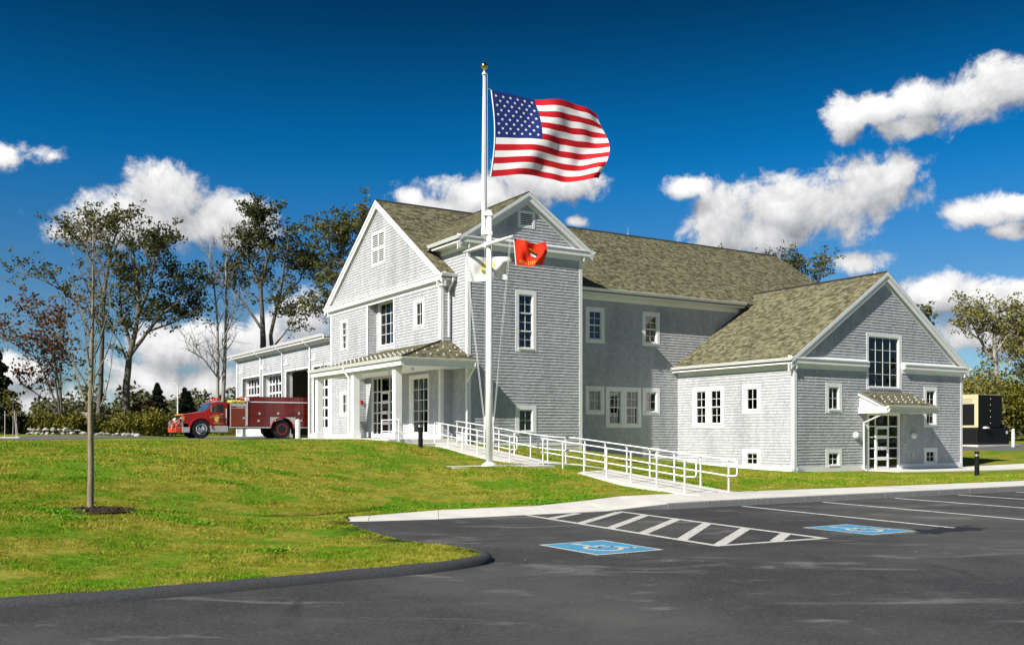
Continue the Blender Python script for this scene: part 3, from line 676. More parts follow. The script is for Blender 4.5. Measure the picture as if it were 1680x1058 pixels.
# ---- main bar, white gable end with the recessed entrance bay
RV0, RV1, RT0, RT1 = 4.62, 7.52, 4.9, 8.22        # upper recess
EV0, EV1 = 4.25, 8.74                             # lower recess
glv = (5.52, 7.07, 9.70, 11.28)
rwU, lwU = (1.47, 2.52, 6.28, 7.57), (10.04, 11.02, 5.93, 7.55)
rwUg, lwUg = [(1.70, 2.28, 6.46, 7.38, 2, 2)], [(10.25, 10.84, 6.08, 7.36, 2, 4, 6.74)]
sm = (10.01, 11.09, 2.59, 3.88); smg = [(10.24, 10.81, 2.80, 3.68, 2, 2)]
sd = (1.02, 2.96, 1.50, 4.28); sdg = [(1.18, 2.62, 1.78, 4.10, 3, 5)]
rec = [(RV0, RV1, RT0, RT1), (EV0, EV1, 1.3, 4.5)]
wall(pE, 0, BW, 1.0, 8.22, [hole(q[0]) for q in (rwUg, lwUg, smg, sdg)] + rec, [inset(o) for o in (rwU, lwU, sm, sd, glv)] + rec, (RC, RZ - .06, SL), sz0=1.62)
for o, g in ((rwU, rwUg), (lwU, lwUg), (sm, smg)): window(pE, o, g)
window(pE, sd, sdg, name='glazed_side_door', sill=False)
louvre(pE, glv, 14, True, 2)
DEP = .42; pR = Pl('U', DEP)
rg = [(5.40, 7.02, 5.98, 7.90, 3, 4)]; ro = (5.16, 7.26, 5.74, 8.12)
wr = wall(pR, RV0 - .2, RV1 + .0, 4.9, 8.3, [hole(rg[0])], [inset(ro)], sz0=4.95)
window(pR, ro, rg, blind=1.0)  # the full blind stands in for the pale grey reflection in these panes
mb = MB(); Pl('V', RV1).box(mb, 0, DEP, 4.9, 8.3, -.15, 0); q = mb.build('wall', backer, ST)
mb = MB(); siding(mb, Pl('V', RV1), 4.95, 8.22, lambda z: (.03, DEP), [], RNG, tb=.015); mb.build('shingle_siding', cedar, q, kind='stuff')
mb = MB(); mb.box((.0, RV0 - .15, 4.9), (DEP, RV0, 8.3)); mb.build('wall', cedar, ST)
mb = MB(); mb.box((.0, RV0, RT1), (DEP, RV1, RT1 + .06)); mb.build('recess_soffit', soffit, ST)
board(pE, RV1, RV1 + .15, 5.3, 8.2, 0, .035, 'corner_board'); board(pE, RV0 - .12, RV0, 5.3, 8.2, 0, .035, 'corner_board')
# lower recess: glazed entrance
ew = wall(pR, EV0 - .2, EV1, 1.3, 4.6, [(EV0 + .35, 7.95, 1.55, 4.42)], [(EV0 + .25, 8.05, 1.5, 4.46)], sz0=1.55)
mb = MB(); Pl('V', EV1).box(mb, 0, DEP, 1.3, 4.5, -.15, 0); q = mb.build('wall', backer, ST)
mb = MB(); siding(mb, Pl('V', EV1), 1.55, 4.5, lambda z: (.03, DEP), [], RNG, tb=.015); mb.build('shingle_siding', cedar, q, kind='stuff')
mb = MB(); mb.box((0, EV0 - .15, 1.3), (DEP, EV0, 4.5)); mb.build('wall', cedar, ST)
def storefront(pl, a0, a1, z0, zt, cols, rows, door, name='entrance_door', casing=.12, panel=.2):
    """glazed screen: cols / rows lists of edges, door=(a0,a1,zhead)"""
    mb = MB(); pl.box(mb, a0 - casing, a0, z0, zt + casing, -.05, .03); pl.box(mb, a1, a1 + casing, z0, zt + casing, -.05, .03); pl.box(mb, a0, a1, zt, zt + casing, -.05, .028)
    pl.box(mb, a0, a1, z0, z0 + panel, -.06, -.005)
    t = .03
    for x in cols: pl.box(mb, x - t, x + t, z0 + panel, zt, -.07, -.008)
    for z in rows: pl.box(mb, a0, a1, z - t*.8, z + t*.8, -.068, -.010)
    w = mb.build('glazed_screen', white, ST, bevel=.003)
    xs = [a0] + list(cols) + [a1]; zs = [z0 + panel] + list(rows) + [zt]
    for x0, x1 in zip(xs, xs[1:]):
        for y0, y1 in zip(zs, zs[1:]):
            if door and x0 >= door[0] - .02 and x1 <= door[1] + .02 and y1 <= door[2] + .02: continue
            pb = MB(); pl.box(pb, x0, x1, y0, y1, -.045, -.041); pb.build('pane', glass, w)
    if door:
        d0, d1, dz = door; mb = MB(); st = .10
        pl.box(mb, d0, d0 + st, z0 + .02, dz, -.05, .012); pl.box(mb, d1 - st, d1, z0 + .02, dz, -.05, .012)
        zz = [z0 + .02] + [z for z in rows if z < dz - .05] + [dz]; ed = [z0 + .02, z0 + panel + .05]
        pl.box(mb, d0 + st, d1 - st, z0 + .02, z0 + panel + .06, -.05, .010); pl.box(mb, d0 + st, d1 - st, dz - .12, dz, -.05, .010)
        for z in zz[1:-1]: pl.box(mb, d0 + st, d1 - st, z - .075, z + .075, -.05, .009)
        dr = mb.build(name, white, w, bevel=.004)
        pb = MB(); pl.box(pb, d0 + st, d1 - st, z0 + panel, dz - .1, -.03, -.026); pb.build('door_pane', glass, w)
        mb = MB(); P = pl.p; hz = z0 + 1.0
        mb.tube([P(d0 + .05, .012, hz), P(d0 + .05, .07, hz), P(d0 + .05, .07, hz + .3), P(d0 + .05, .012, hz + .3)], .014, 6); mb.build('door_handle', chrome, w)
    return w
rowz = [1.5 + x for x in (.78, 1.28, 1.79, 2.30)]
storefront(pR, EV0 + .4, 7.90, 1.5, 4.36, [5.35, 6.02, 6.98, 7.45], [2.22, 2.72, 3.22, 3.74], (6.02, 6.98, 3.74))
board(pE, 0, .15, 1.5, 8.2, 0, .035, 'corner_board'); board(pM, -.03, .12, 1.5, 8.2, 0, .032, 'corner_board')
board(pE, BW - .15, BW, 1.3, 8.2, 0, .035, 'corner_board')
for a, b in ((0.15, 1.02), (2.96, EV0), (EV1, 12.27)): board(pE, a, b, 1.45, 1.66, 0, .045, 'water_table')
# ---- wing
wdo = (-3.18, -1.09, 2.02, 3.93); wdg = [(-1.94, -1.33, 2.22, 3.70, 2, 4, 2.96), (-2.94, -2.33, 2.22, 3.70, 2, 4, 2.96)]
wso = (-5.45, -4.34, 2.60, 3.93); wsg = [(-5.20, -4.62, 2.82, 3.70, 2, 2)]
wbo = (-5.44, -4.34, .28, 1.03); wbg = [(-5.20, -4.61, .38, .82, 2, 2)]
wins = [(wdo, wdg, 1.0), (wso, wsg, 0), (wbo, wbg, 0)]
wall(pS, WV, 0, -.2, 4.85, [hole(q) for _, g, _b in wins for q in g], [inset(o) for o, _, _b in wins], sz0=.29)
for o, g, b in wins: window(pS, o, g, blind=b)
lw = (15.07, 16.14, 2.61, 3.94); lwg = [(15.31, 15.89, 2.82, 3.71, 2, 2)]
lb2 = (15.07, 16.13, .28, 1.04); lb2g = [(15.31, 15.89, .38, .82, 2, 2)]
bg_ = (17.79, 20.33, 3.69, 6.28); bgg = [(17.99, 20.06, 3.88, 6.08, 4, 4)]
rw = (21.98, 23.02, 2.02, 3.94); rwg = [(22.23, 22.82, 2.22, 3.72, 2, 4, 2.96)]
rb = (21.98, 23.02, .30, 1.04); rbg = [(22.23, 22.81, .40, .84, 2, 2)]
wins = [(lw, lwg), (lb2, lb2g), (bg_, bgg), (rw, rwg), (rb, rbg)]
DO = (17.95, 20.15, -.1, 2.62)
wall(pW, WU0, WU1, -.2, 4.85, [hole(g[0]) for _, g in wins] + [DO], [inset(o) for o, _ in wins] + [(17.83, 20.30, -.3, 2.7)], (WC, WRZ - .05, .665), sz0=.29)
for o, g in wins: window(pW, o, g)
storefront(pW, 17.98, 20.06, .03, 2.54, [18.47, 19.40], [.58, 1.05, 1.56, 2.05], (18.47, 19.40, 2.05), casing=.14, panel=.12)
mb = MB(); Pl('u', WU1).box(mb, WV, 0, -.2, 4.85, -.2, 0); mb.build('wall', cedar, ST)
board(pS, WV - .03, WV + .13, .02, 4.8, 0, .035, 'corner_board'); board(pW, WU0 - .002, WU0 + .14, .02, 4.8, 0, .033, 'corner_board'); board(pW, WU1 - .14, WU1 + .03, .0, 4.8, 0, .035, 'corner_board')
board(pS, WV + .13, -.01, .0, .285, 0, .05, 'water_table'); board(pW, WU0 + .14, 17.84, -.05, .285, 0, .05, 'water_table'); board(pW, 20.2, WU1 - .14, -.05, .30, 0, .06, 'water_table')
# ---- engine bays
bays = [(24.66, 28.45), (20.25, 23.98), (15.80, 19.55), (12.62, 14.95)]
BZ = 5.36
gh = [(a, b, 1.2, BZ) for a, b in bays]
wall(pG, GV0 + .002, GV1, 1.0, GZ, gh, gh, sz0=1.5)
mb = MB(); mb.box((0, GV1, 1.0), (14, GV1 - .2, GZ)); mb.box((14, GV0, 1.0), (13.8, GV1, GZ)); mb.build('wall', cedar, ST)
for a, b in zip([GV0] + [q[1] for q in bays[::-1]], [q[0] for q in bays[::-1]] + [GV1]):
    if b - a > .3: board(pG, a + .01, b - .01, 1.45, 1.72, 0, .04, 'water_table')
for i, (a, b) in enumerate(bays):
    mb = MB(); d = .37
    mb.box((0, b, 1.4), (d, b + .12, BZ)); mb.box((0, a - .12, 1.4), (d, a, BZ)); mb.box((0, a, BZ), (d, b, BZ + .1)); mb.build('bay_jamb', white, ST)
    board(pG, a - .12, a, 1.45, BZ + .1, 0, .03, 'bay_casing'); board(pG, b, b + .12, 1.45, BZ + .1, 0, .03, 'bay_casing'); board(pG, a, b, BZ, BZ + .1, 0, .028, 'bay_casing')
    if i == 2: continue
    pD = Pl('U', d); mb = MB(); nr = 7; nc = 6 if b - a > 3 else 4; rows = [1.45 + (BZ - 1.45) * k / nr for k in range(nr + 1)]; cols = [a + (b - a) * k / nc for k in range(nc + 1)]
    for z in rows: pD.box(mb, a, b, z - .06, z + .06, -.05, 0)
    for c in cols: pD.box(mb, c - .05, c + .05, 1.45, BZ, -.05, -.003)
    pD.box(mb, a, b, 1.45, rows[1], -.05, -.006)
    dr = mb.build('overhead_door', white, ST)
    for r0, r1 in zip(rows[1:], rows[2:]):
        for c0, c1 in zip(cols, cols[1:]):
            pb = MB(); pD.box(pb, c0, c1, r0, r1, -.03, -.026); pb.build('pane', glass, dr)
# interiors: floors, ceilings and partitions so the rooms read behind the glass
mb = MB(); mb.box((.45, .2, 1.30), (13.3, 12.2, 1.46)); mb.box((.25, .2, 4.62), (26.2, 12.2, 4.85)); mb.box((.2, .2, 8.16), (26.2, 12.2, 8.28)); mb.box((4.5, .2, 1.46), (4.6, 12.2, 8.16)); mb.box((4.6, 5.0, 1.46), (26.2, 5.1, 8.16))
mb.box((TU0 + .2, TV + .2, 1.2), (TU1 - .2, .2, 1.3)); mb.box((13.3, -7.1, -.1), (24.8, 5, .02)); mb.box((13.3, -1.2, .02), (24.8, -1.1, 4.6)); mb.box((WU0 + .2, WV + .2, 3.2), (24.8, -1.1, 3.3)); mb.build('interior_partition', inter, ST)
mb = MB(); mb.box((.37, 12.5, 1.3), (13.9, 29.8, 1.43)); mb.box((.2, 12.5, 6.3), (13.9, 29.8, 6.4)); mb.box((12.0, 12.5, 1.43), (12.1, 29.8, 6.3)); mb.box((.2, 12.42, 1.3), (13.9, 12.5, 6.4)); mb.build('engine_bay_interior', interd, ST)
mb = MB(); mb.tube([(3.2, 16.2, 4.75), (3.2, 18.6, 4.75)], .09, 8); mb.tube([(3.2, 16.6, 4.75), (3.2, 16.6, 6.3)], .01, 4); mb.tube([(3.2, 18.2, 4.75), (3.2, 18.2, 6.3)], .01, 4); mb.build('tube_heater', whitem, ST)

def curtain_and_reflection(pl, a0, a1, z0, z1, d=-.22):
    mb = MB(); n = max(4, int((a1 - a0) / .05)); P = pl.p; vs = []
    for i in range(n + 1): a = a0 + (a1 - a0) * i / n; k = d + .025 * math.sin(i * 1.9); vs += [P(a, k, z0), P(a, k, z1)]
    mb.add(vs, [(2*i, 2*i+2, 2*i+3, 2*i+1) for i in range(n)]); mb.build('curtain_and_reflection', mat('curtain_reflection_cloth', (.66, .66, .63), (.6, .6, .57), 4, .9), ST)
for x in (1.18, 1.66, 2.14): curtain_and_reflection(pE, x + .26, x + .46, 1.7, 4.12)  # pale strips standing in for reflections in the side door glass
for x in (4.68, 5.38, 7.02, 7.48): curtain_and_reflection(pR, x + .2, x + .44, 1.7, 4.36)  # entrance panes: the pale reflection is put in as cloth behind the glass
curtain_and_reflection(pW, 19.62, 20.0, 3.9, 6.1); curtain_and_reflection(pW, 18.0, 18.12, 3.9, 6.1); curtain_and_reflection(pW, 18.72, 18.84, 3.9, 6.1)
# ---- roofs
def roof(name, corners, down=.16, m=None):         # corners of the top face
    mb = MB(); mb.prism(corners, (0, 0, -down)); return mb.build(name, m or roofbase, ST)
def shingle_roof(parent, O, ea, es, smax, lim, expo=.145, seed=0):
    """O origin on the eave, ea unit along the eave, es unit up the slope, lim(s)->(l,r)"""
    rng = random.Random(seed); O, ea, es = Vector(O), Vector(ea), Vector(es); nn = ea.cross(es).normalized()
    if nn.z < 0: nn = -nn
    mb = MB(); s = -.03; flip = ea.cross(es).z < 0
    while s < smax:
        t = min(s + expo, smax); l0, r0 = lim(max(s, 0)); l1, r1 = lim(t); a = min(l0, l1) - rng.uniform(0, .3)
        while a < max(r0, r1):
            w = rng.choice((.07, .1, .14, .18, .24)) * rng.uniform(.8, 1.2); b = a + w - .003
            q = [min(max(a, l0), r0), min(max(b, l0), r0), min(max(b, l1), r1), min(max(a, l1), r1)]; a += w
            if q[1] - q[0] < .01 and q[2] - q[3] < .01: continue
            h = rng.choice((.009, .009, .016)); P = lambda x, y, z: O + ea * x + es * y + nn * z
            vs = [P(q[0], s, h + .006), P(q[1], s, h + .006), P(q[2], t, .005), P(q[3], t, .005), P(q[0], s, 0), P(q[1], s, 0)]
            fs = [(0, 1, 2, 3), (4, 5, 1, 0), (5, 2, 1), (4, 0, 3)]
            mb.add(vs, [f[::-1] for f in fs] if flip else fs)
        s += expo
    return mb.build('roof_shingles', roofm, parent, kind='stuff')
def slope(c): return math.sqrt(1 + c * c)
k = slope(SL); EV = -.47; EZ = RZ - SL * (RC - EV)
u0r, u1r = -.22, BL + .35
r1 = roof('roof', [(u0r, EV, EZ), (u1r, EV, EZ), (u1r, RC, RZ), (u0r, RC, RZ)])
shingle_roof(r1, (0, EV, EZ), (1, 0, 0), (0, 1/k, SL/k), (RC - EV) * k, lambda s: (u0r, u1r), seed=1)
r1b = roof('roof', [(u1r, 2*RC - EV, EZ), (u0r, 2*RC - EV, EZ), (u0r, RC, RZ), (u1r, RC, RZ)], m=roofm)
TE = 3.36; tv = TV - .24; tez = TRZ - SL * TE; tback = RC - (RZ - TRZ) / SL + .05
def tb_(z): return RC - (RZ - z) / SL + .06
for sgn, sd_ in ((-1, 2), (1, 3)):
    e = TC + sgn * TE; cs = [(e, tv, tez), (e, tb_(tez), tez), (TC, tb_(TRZ), TRZ), (TC, tv, TRZ)]
    if sgn > 0: cs = cs[::-1]
    rt = roof('roof', cs, .16)
    S = TE * k
    shingle_roof(rt, (e, 0, tez), (0, 1, 0), (-sgn/k, 0, SL/k), S, lambda s, S=S: (tv, tb_(tez + (TRZ - tez) * s / S) - .02), seed=sd_)
WE = 6.32; wv = WV - .22; WSL = .665; kw = slope(WSL); wez = WRZ - WSL * WE
def wb_(z): return 0.0 if z < EZ - .1 else RC - (RZ - z) / SL + .05
for sgn, sd_ in ((-1, 4), (1, 5)):
    e = WC + sgn * WE
    cs = [(e, wv, wez), (e, -.0, wez), (WC + sgn * (WRZ - EZ) / WSL, 0, EZ), (WC + sgn * (WRZ - EZ) / WSL, EV, EZ), (WC, wb_(WRZ), WRZ), (WC, wv, WRZ)]
    if sgn > 0: cs = cs[::-1]
    rt = roof('roof', cs, .16); S = WE * kw
    shingle_roof(rt, (e, 0, wez), (0, 1, 0), (-sgn/kw, 0, WSL/kw), S, lambda s, S=S: (wv, wb_(wez + (WRZ - wez) * s / S)), seed=sd_)
# ridge caps
def cap(p, q, parent, w=.13):
    p, q = Vector(p), Vector(q); d = (q - p).normalized(); n = d.cross(Vector((0, 0, 1))).normalized()
    mb = MB(); dn = Vector((0, 0, -w * SL))
    mb.prism([p + Vector((0, 0, .045)), p + n * w + dn + Vector((0, 0, .045)), p + n * w + dn, p - n * w + dn, p - n * w + dn + Vector((0, 0, .045))], q - p)
    return mb.build('ridge_cap', ridgem, parent)
cap((u0r + .05, RC, RZ), (u1r - .02, RC, RZ), r1); cap((TC, tv + .05, TRZ), (TC, tb_(TRZ), TRZ), r1); cap((WC, wv + .05, WRZ), (WC, wb_(WRZ), WRZ), r1)
# lightning rods
rod = MB(); rod.tube([(0, 0, 0), (0, 0, .45)], [.012, .006], 5); rod.lathe((0, 0, 0), (0, 0, 1), [(.04, 0), (.03, .05), (.012, .07)], 8)
ro0 = None
for p in [(1.0, RC, RZ + .04), (8, RC, RZ + .04), (15, RC, RZ + .04), (22, RC, RZ + .04), (TC, tv + .45, TRZ + .04), (TC, 2.6, TRZ + .04), (WC, wv + .7, WRZ + .04)]:
    if ro0 is None: ro0 = rod.build('lightning_rod', alum, ST); ro0.location = p
    else: inst(ro0, 'lightning_rod', p, ST)
# eaves, gutters, rakes
def gutter(p, q, out, parent=None, w=.12, h=.12):
    """p,q: back top edge along the eave; out: outward unit vector"""
    p, q, o = Vector(p), Vector(q), Vector(out); up = Vector((0, 0, 1)); mb = MB()
    prof = [(0, 0), (0, -h), (w*.55, -h), (w*.72, -h*.72), (w*.8, -h*.45), (w, -h*.22), (w, 0), (w - .012, 0), (w - .012, -.03), (.012, -.03), (.012, 0)]
    mb.prism([p + o*a + up*b for a, b in prof], q - p); return mb.build('gutter', whitem, parent or ST)
def eave(p, q, out, ov, zt, frieze=.22, drop=.0):
    """fascia, soffit and frieze under an eave; p,q: wall line points (x,y)"""
    p = Vector((*p, 0)); q = Vector((*q, 0)); o = Vector((*out, 0)); d = q - p; up = Vector((0, 0, 1)); mb = MB()
    mb.prism([p + o*ov + up*(zt), p + o*ov + up*(zt-.20), p + o*(ov-.03) + up*(zt-.20), p + o*(ov-.03) + up*zt], d)
    f = mb.build('fascia', white, ST)
    mb = MB(); mb.prism([p + o*(ov-.03) + up*(zt-.165), p + o*(ov-.03) + up*(zt-.185), p + up*(zt-.185), p + up*(zt-.165)], d); mb.build('soffit', soffit, ST)
    mb = MB(); mb.prism([p + o*.045 + up*(zt-.187), p + o*.045 + up*(zt-.187-frieze), p - o*.01 + up*(zt-.187-frieze), p - o*.01 + up*(zt-.187)], d); mb.build('frieze_board', white, ST)
eave((-.2, 0), (17.2, 0), (0, -1), .47, EZ - .02); gutter((u0r - .02, -.475, EZ + .03), (17.25, -.475, EZ + .03), (0, -1, 0))
eave((-.2, BW), (BL, BW), (0, 1), .47, EZ - .02); gutter((u0r - .02, BW + .475, EZ + .03), (BL, BW + .475, EZ + .03), (0, 1, 0))
eave((TU0, TV - .2), (TU0, .9), (-1, 0), TU0 - (TC - TE), tez - .02); gutter((TC - TE - .005, tv - .02, tez + .03), (TC - TE - .005, 1.12, tez + .03), (-1, 0, 0))
eave((TU1, TV - .2), (TU1, .9), (1, 0), TC + TE - TU1, tez - .02); gutter((TC + TE + .005, tv - .02, tez + .03), (TC + TE + .005, 1.12, tez + .03), (1, 0, 0))
eave((WU0, WV - .18), (WU0, 0), (-1, 0), WU0 - (WC - WE), wez - .02); gutter((WC - WE - .005, wv - .02, wez + .03), (WC - WE - .005, -.02, wez + .03), (-1, 0, 0))
eave((WU1, WV - .18), (WU1, 0), (1, 0), WC + WE - WU1, wez - .02); gutter((WC + WE + .005, wv - .02, wez + .03), (WC + WE + .005, -.02, wez + .03), (1, 0, 0))
def rake(pl, c, half, rz, sl, n0, wd=.30, parent=None):
    """two layered boards following the gable plus the soffit behind them"""
    for sg in (-1, 1):
        kk = slope(sl); e = c + sg * half; ze = rz - sl * half; P = pl.p
        def brd(n_in, n_out, top, bot):
            mb = MB(); pts = [(c, rz - top), (e, ze - top), (e, ze - bot), (c, rz - bot)]
            mb.prism([P(a, n_in, z) for a, z in pts], Vector(P(0, n_out, 0)) - Vector(P(0, n_in, 0))); return mb
        brd(n0 - .03, n0 + .012, .012, .012 + wd * .42).build('rake_board', white, ST, bevel=.004)
        brd(n0 - .05, n0 - .028, .012 + wd * .38, .012 + wd).build('rake_board', white, ST, bevel=.004)
        if n0 > .08: brd(.0, n0 - .048, .17, .19).build('rake_soffit', soffit, ST)
        brd(-.01, .05, .185, .19 + wd * .85).build('rake_frieze', white, ST)
rake(pT, TC, TE, TRZ, SL, .24, .36); rake(pW, WC, WE, WRZ, WSL, .22, .42); rake(pE, RC, RC - EV, RZ, SL, .22, .36)
def cornice(pl, a0, a1, z, n, h=.26, slopebit=.10):
    """horizontal return across a gable: sloped little cap, fascia, soffit, frieze"""
    mb = MB(); P = pl.p; d = Vector(P(a1, 0, 0)) - Vector(P(a0, 0, 0))
    mb.prism([P(a0, .0, z + slopebit), P(a0, n + .015, z), P(a0, n + .015, z - .05), P(a0, n - .02, z - .06), P(a0, n - .02, z - h), P(a0, 0, z - h)], d); c = mb.build('cornice', white, ST, bevel=.004)
    mb = MB(); mb.prism([P(a0, .0, z - h), P(a0, .045, z - h), P(a0, .045, z - h - .2), P(a0, 0, z - h - .2)], d); mb.build('frieze_board', white, ST)
cornice(pT, TC - TE - .0, TC + TE + .0, tez + .05, .24); cornice(pE, EV, BW - EV, EZ + .03, .22, .26)
cornice(pW, WC - WE, 17.80, wez + .05, .22, .24); cornice(pW, 20.32, WC + WE, wez + .05, .22, .24)
# garage roof edge
roof('roof', [(-.45, GV0 + .1, 6.95), (-.45, GV1 + .45, 6.95), (14.2, GV1 + .45, 7.15), (14.2, GV0 + .1, 7.15)][::-1], .12, mat('membrane_roof', (.4, .4, .39)))
eave((0, GV0 + .02), (0, GV1 + .4), (-1, 0), .42, 6.93, .16); gutter((-.425, GV0 + .1, 6.97), (-.425, GV1 + .45, 6.97), (-1, 0, 0), h=.13)
mb = MB(); mb.prism([(0, GV1, 6.6), (0, GV1 + .03, 6.6), (0, GV1 + .03, 6.95), (0, GV1, 6.95)], (14, 0, 0)); mb.build('frieze_board', white, ST)
def downspout(pts, name='downspout', m=None):
    mb = MB(); mb.tube(pts, .045, 8); return mb.build(name, m or whitem, ST, smooth=False)
for v in (29.45, 24.35, 20.12, 15.42): downspout([(-.46, v, 6.86), (-.46, v, 6.75), (-.08, v, 6.48), (-.08, v, 1.5)])
board(pG, GV1 - .15, GV1 + .01, 1.45, 6.6, 0, .035, 'corner_board')
for v in (26.6, 22.2, 17.75, 13.3):                # gooseneck wall lamps over the bays
    mb = MB(); mb.tube([(0, v, 5.75), (-.25, v, 6.0), (-.5, v, 6.02), (-.62, v, 5.9)], .018, 6); mb.lathe((-.62, v, 5.62), (0, 0, 1), [(.20, 0), (.19, .03), (.06, .2), (.03, .3)], 14); mb.build('gooseneck_lamp', whitem, ST)
# downspouts by the tower, wing corner and entry canopy
downspout([(.30, -.55, 8.18), (.30, -.5, 8.05), (.33, -.10, 7.72), (.33, -.10, 5.75)])
downspout([(WU0 - .34, WV - .05, 4.84), (WU0 - .3, WV - .05, 4.66), (WU0 - .075, WV + .04, 4.38), (WU0 - .075, WV + .04, .12)])
# ---- porch
PU, PV0, PV1, PZ, PT = -2.80, -2.02, 7.95, 4.65, 5.58
pk = math.hypot(-PU, PT - PZ); ps = (PT - PZ) / -PU
hv0, hv1 = 0.0, PV1 - 2.4
r_ = roof('roof', [(PU, PV0, PZ), (PU, PV1, PZ), (0, hv1, PT), (0, hv0, PT)][::-1], .10)
S = pk
shingle_roof(r_, (PU, 0, PZ), (0, 1, 0), (-PU/pk, 0, (PT-PZ)/pk), S, lambda s: (PV0 + (hv0 - PV0) * s / S, PV1 + (hv1 - PV1) * s / S), seed=6)
S2 = math.hypot(hv0 - PV0, PT - PZ); ux = .62
rr = roof('roof', [(PU, PV0, PZ), (ux, PV0, PZ), (ux, TV, PZ + (PT-PZ) * (TV-PV0)/(hv0-PV0)), (TU0, TV, PZ + (PT-PZ) * (TV-PV0)/(hv0-PV0)), (TU0, hv0, PT), (0, hv0, PT)], .10)
shingle_roof(rr, (0, PV0, PZ), (1, 0, 0), (0, (hv0-PV0)/S2, (PT-PZ)/S2), S2, lambda s: (PU + (0 - PU) * s / S2, ux if PV0 + s * (hv0-PV0)/S2 < TV else TU0), seed=7)
S3 = math.hypot(2.4, PT - PZ)
rl = roof('roof', [(0, PV1, PZ), (PU, PV1, PZ), (0, hv1, PT)][::-1], .10, roofm)
hp = MB(); a, b = Vector((PU, PV0, PZ + .02)), Vector((0, 0, PT + .02)); hp.tube([a, b], .045, 6); hp.build('ridge_cap', ridgem, r_)
sg = MB(); sg.box((-.04, -.035, 0), (.04, .035, .012)); sg.prism([(-.035, -.008, .01), (.035, -.008, .01), (.02, -.008, .075), (-.02, -.008, .075)], (0, .016, 0))
sg0 = None
def guard(p, rot=0):
    global sg0
    if sg0 is None: sg0 = sg.build('snow_guard', whitem, ST); o = sg0; o.location = p; o.rotation_euler = (0, 0, rot)
    else: inst(sg0, 'snow_guard', p, ST, (0, 0, rot))
for row in range(3):
    x = PU + .42 + row * .38; z = PZ + (x - PU) * ps + .02; v = PV0 + .9 + .22 * (row % 2) + row * .25
    while v < PV1 - .3 - row * .35: guard((x, v, z), R(90)); v += .46
for row, (vv, us) in enumerate(((-1.62, (-1.9, -1.3, -.7, -.1, .4)), (-1.2, (-1.35, -.75, -.2, .3)), (-.8, (-.8, -.3, .25)))):
    for u in us: guard((u, vv, PZ + (PT-PZ) * (vv - PV0)/(hv0 - PV0) + .02))
gutter((PU - .005, PV0 - .13, PZ + .03), (PU - .005, PV1, PZ + .03), (-1, 0, 0)); gutter((PU, PV0 - .005, PZ + .03), (ux, PV0 - .005, PZ + .03), (0, -1, 0))
mb = MB(); mb.box((PU, PV0, PZ - .30), (PU + .05, PV1, PZ - .08)); mb.box((PU + .05, PV0, PZ - .30), (ux - .02, PV0 + .05, PZ - .08)); mb.box((PU + .05, PV1 - .05, PZ - .30), (-.02, PV1, PZ - .08)); mb.box((ux - .05, PV0 + .05, PZ - .30), (ux, TV - .04, PZ - .02)); mb.build('porch_fascia', white, ST, bevel=.005)
mb = MB(); mb.box((PU + .05, PV0 + .05, PZ - .245), (-.035, PV1 - .05, PZ - .215)); mb.box((-.035, PV0 + .05, PZ - .245), (ux - .05, TV - .04, PZ - .215)); mb.box((.035, TV, PZ - .245), (TU0 - .035, -.035, PZ - .215)); mb.build('porch_ceiling', soffit, ST)
for v in (-.2, 2.1, 5.2, 7.0):
    mb = MB(); mb.lathe((-1.4, v, PZ - .25), (0, 0, -1), [(.06, 0), (.06, .03), (.03, .1)], 10); mb.build('ceiling_light', alum, ST)
mb = MB(); mb.box((-3.05, -1.5, 1.0), (-.002, 8.4, 1.5)); mb.box((-.05, EV0, 1.0), (.42, EV1, 1.5)); mb.build('porch_floor', conc, ST, bevel=.01)
mb = MB(); mb.box((0, -1.2, 1.0), (.5, -.035, 1.42)); mb.build('porch_floor', conc, ST)
cm = MB(); cm.box((-.145, -.145, 0), (.145, .145, 2.9)); cb = MB(); cb.box((-.19, -.19, 0), (.19, .19, .24)); cb.box((-.17, -.17, .24), (.17, .17, .29)); cc = MB(); cc.box((-.19, -.19, 2.82), (.19, .19, 2.90)); cc.box((-.165, -.165, 2.74), (.165, .165, 2.82))
c0 = None
for v in (7.50, 3.16, -1.06):
    if c0 is None:
        c0 = cm.build('column', white, ST, bevel=.008); c0.location = (-2.5, v, 1.5); cb.build('column_base', white, c0, bevel=.006); cc.build('capital', white, c0, bevel=.006)
    else: c = copy_tree(c0, ST); c.location = (-2.5, v, 1.5)
mb = MB(); mb.box((-2.6, -1.25, PZ - .42), (-2.4, PV1 - .1, PZ - .246)); mb.build('porch_beam', white, ST)
downspout([(.48, PV0 - .07, PZ - .08), (.48, PV0 - .05, PZ - .2), (.44, TV - .09, PZ - .85), (.44, TV - .09, 1.4)])
downspout([(PU - .07, 3.6, PZ - .08), (PU - .06, 3.6, PZ - .2), (-2.70, 3.38, PZ - .55), (-2.70, 3.38, 1.62), (-2.85, 3.38, 1.54)])
downspout([(PU - .07, PV1 - .1, PZ - .08), (PU - .07, PV1 - .1, 1.5)], 'rain_chain')
mb = MB(); Pl('V', EV1).box(mb, .10, .22, 3.18, 3.36, .02, .09); mb.build('fire_alarm', lampred, ST)
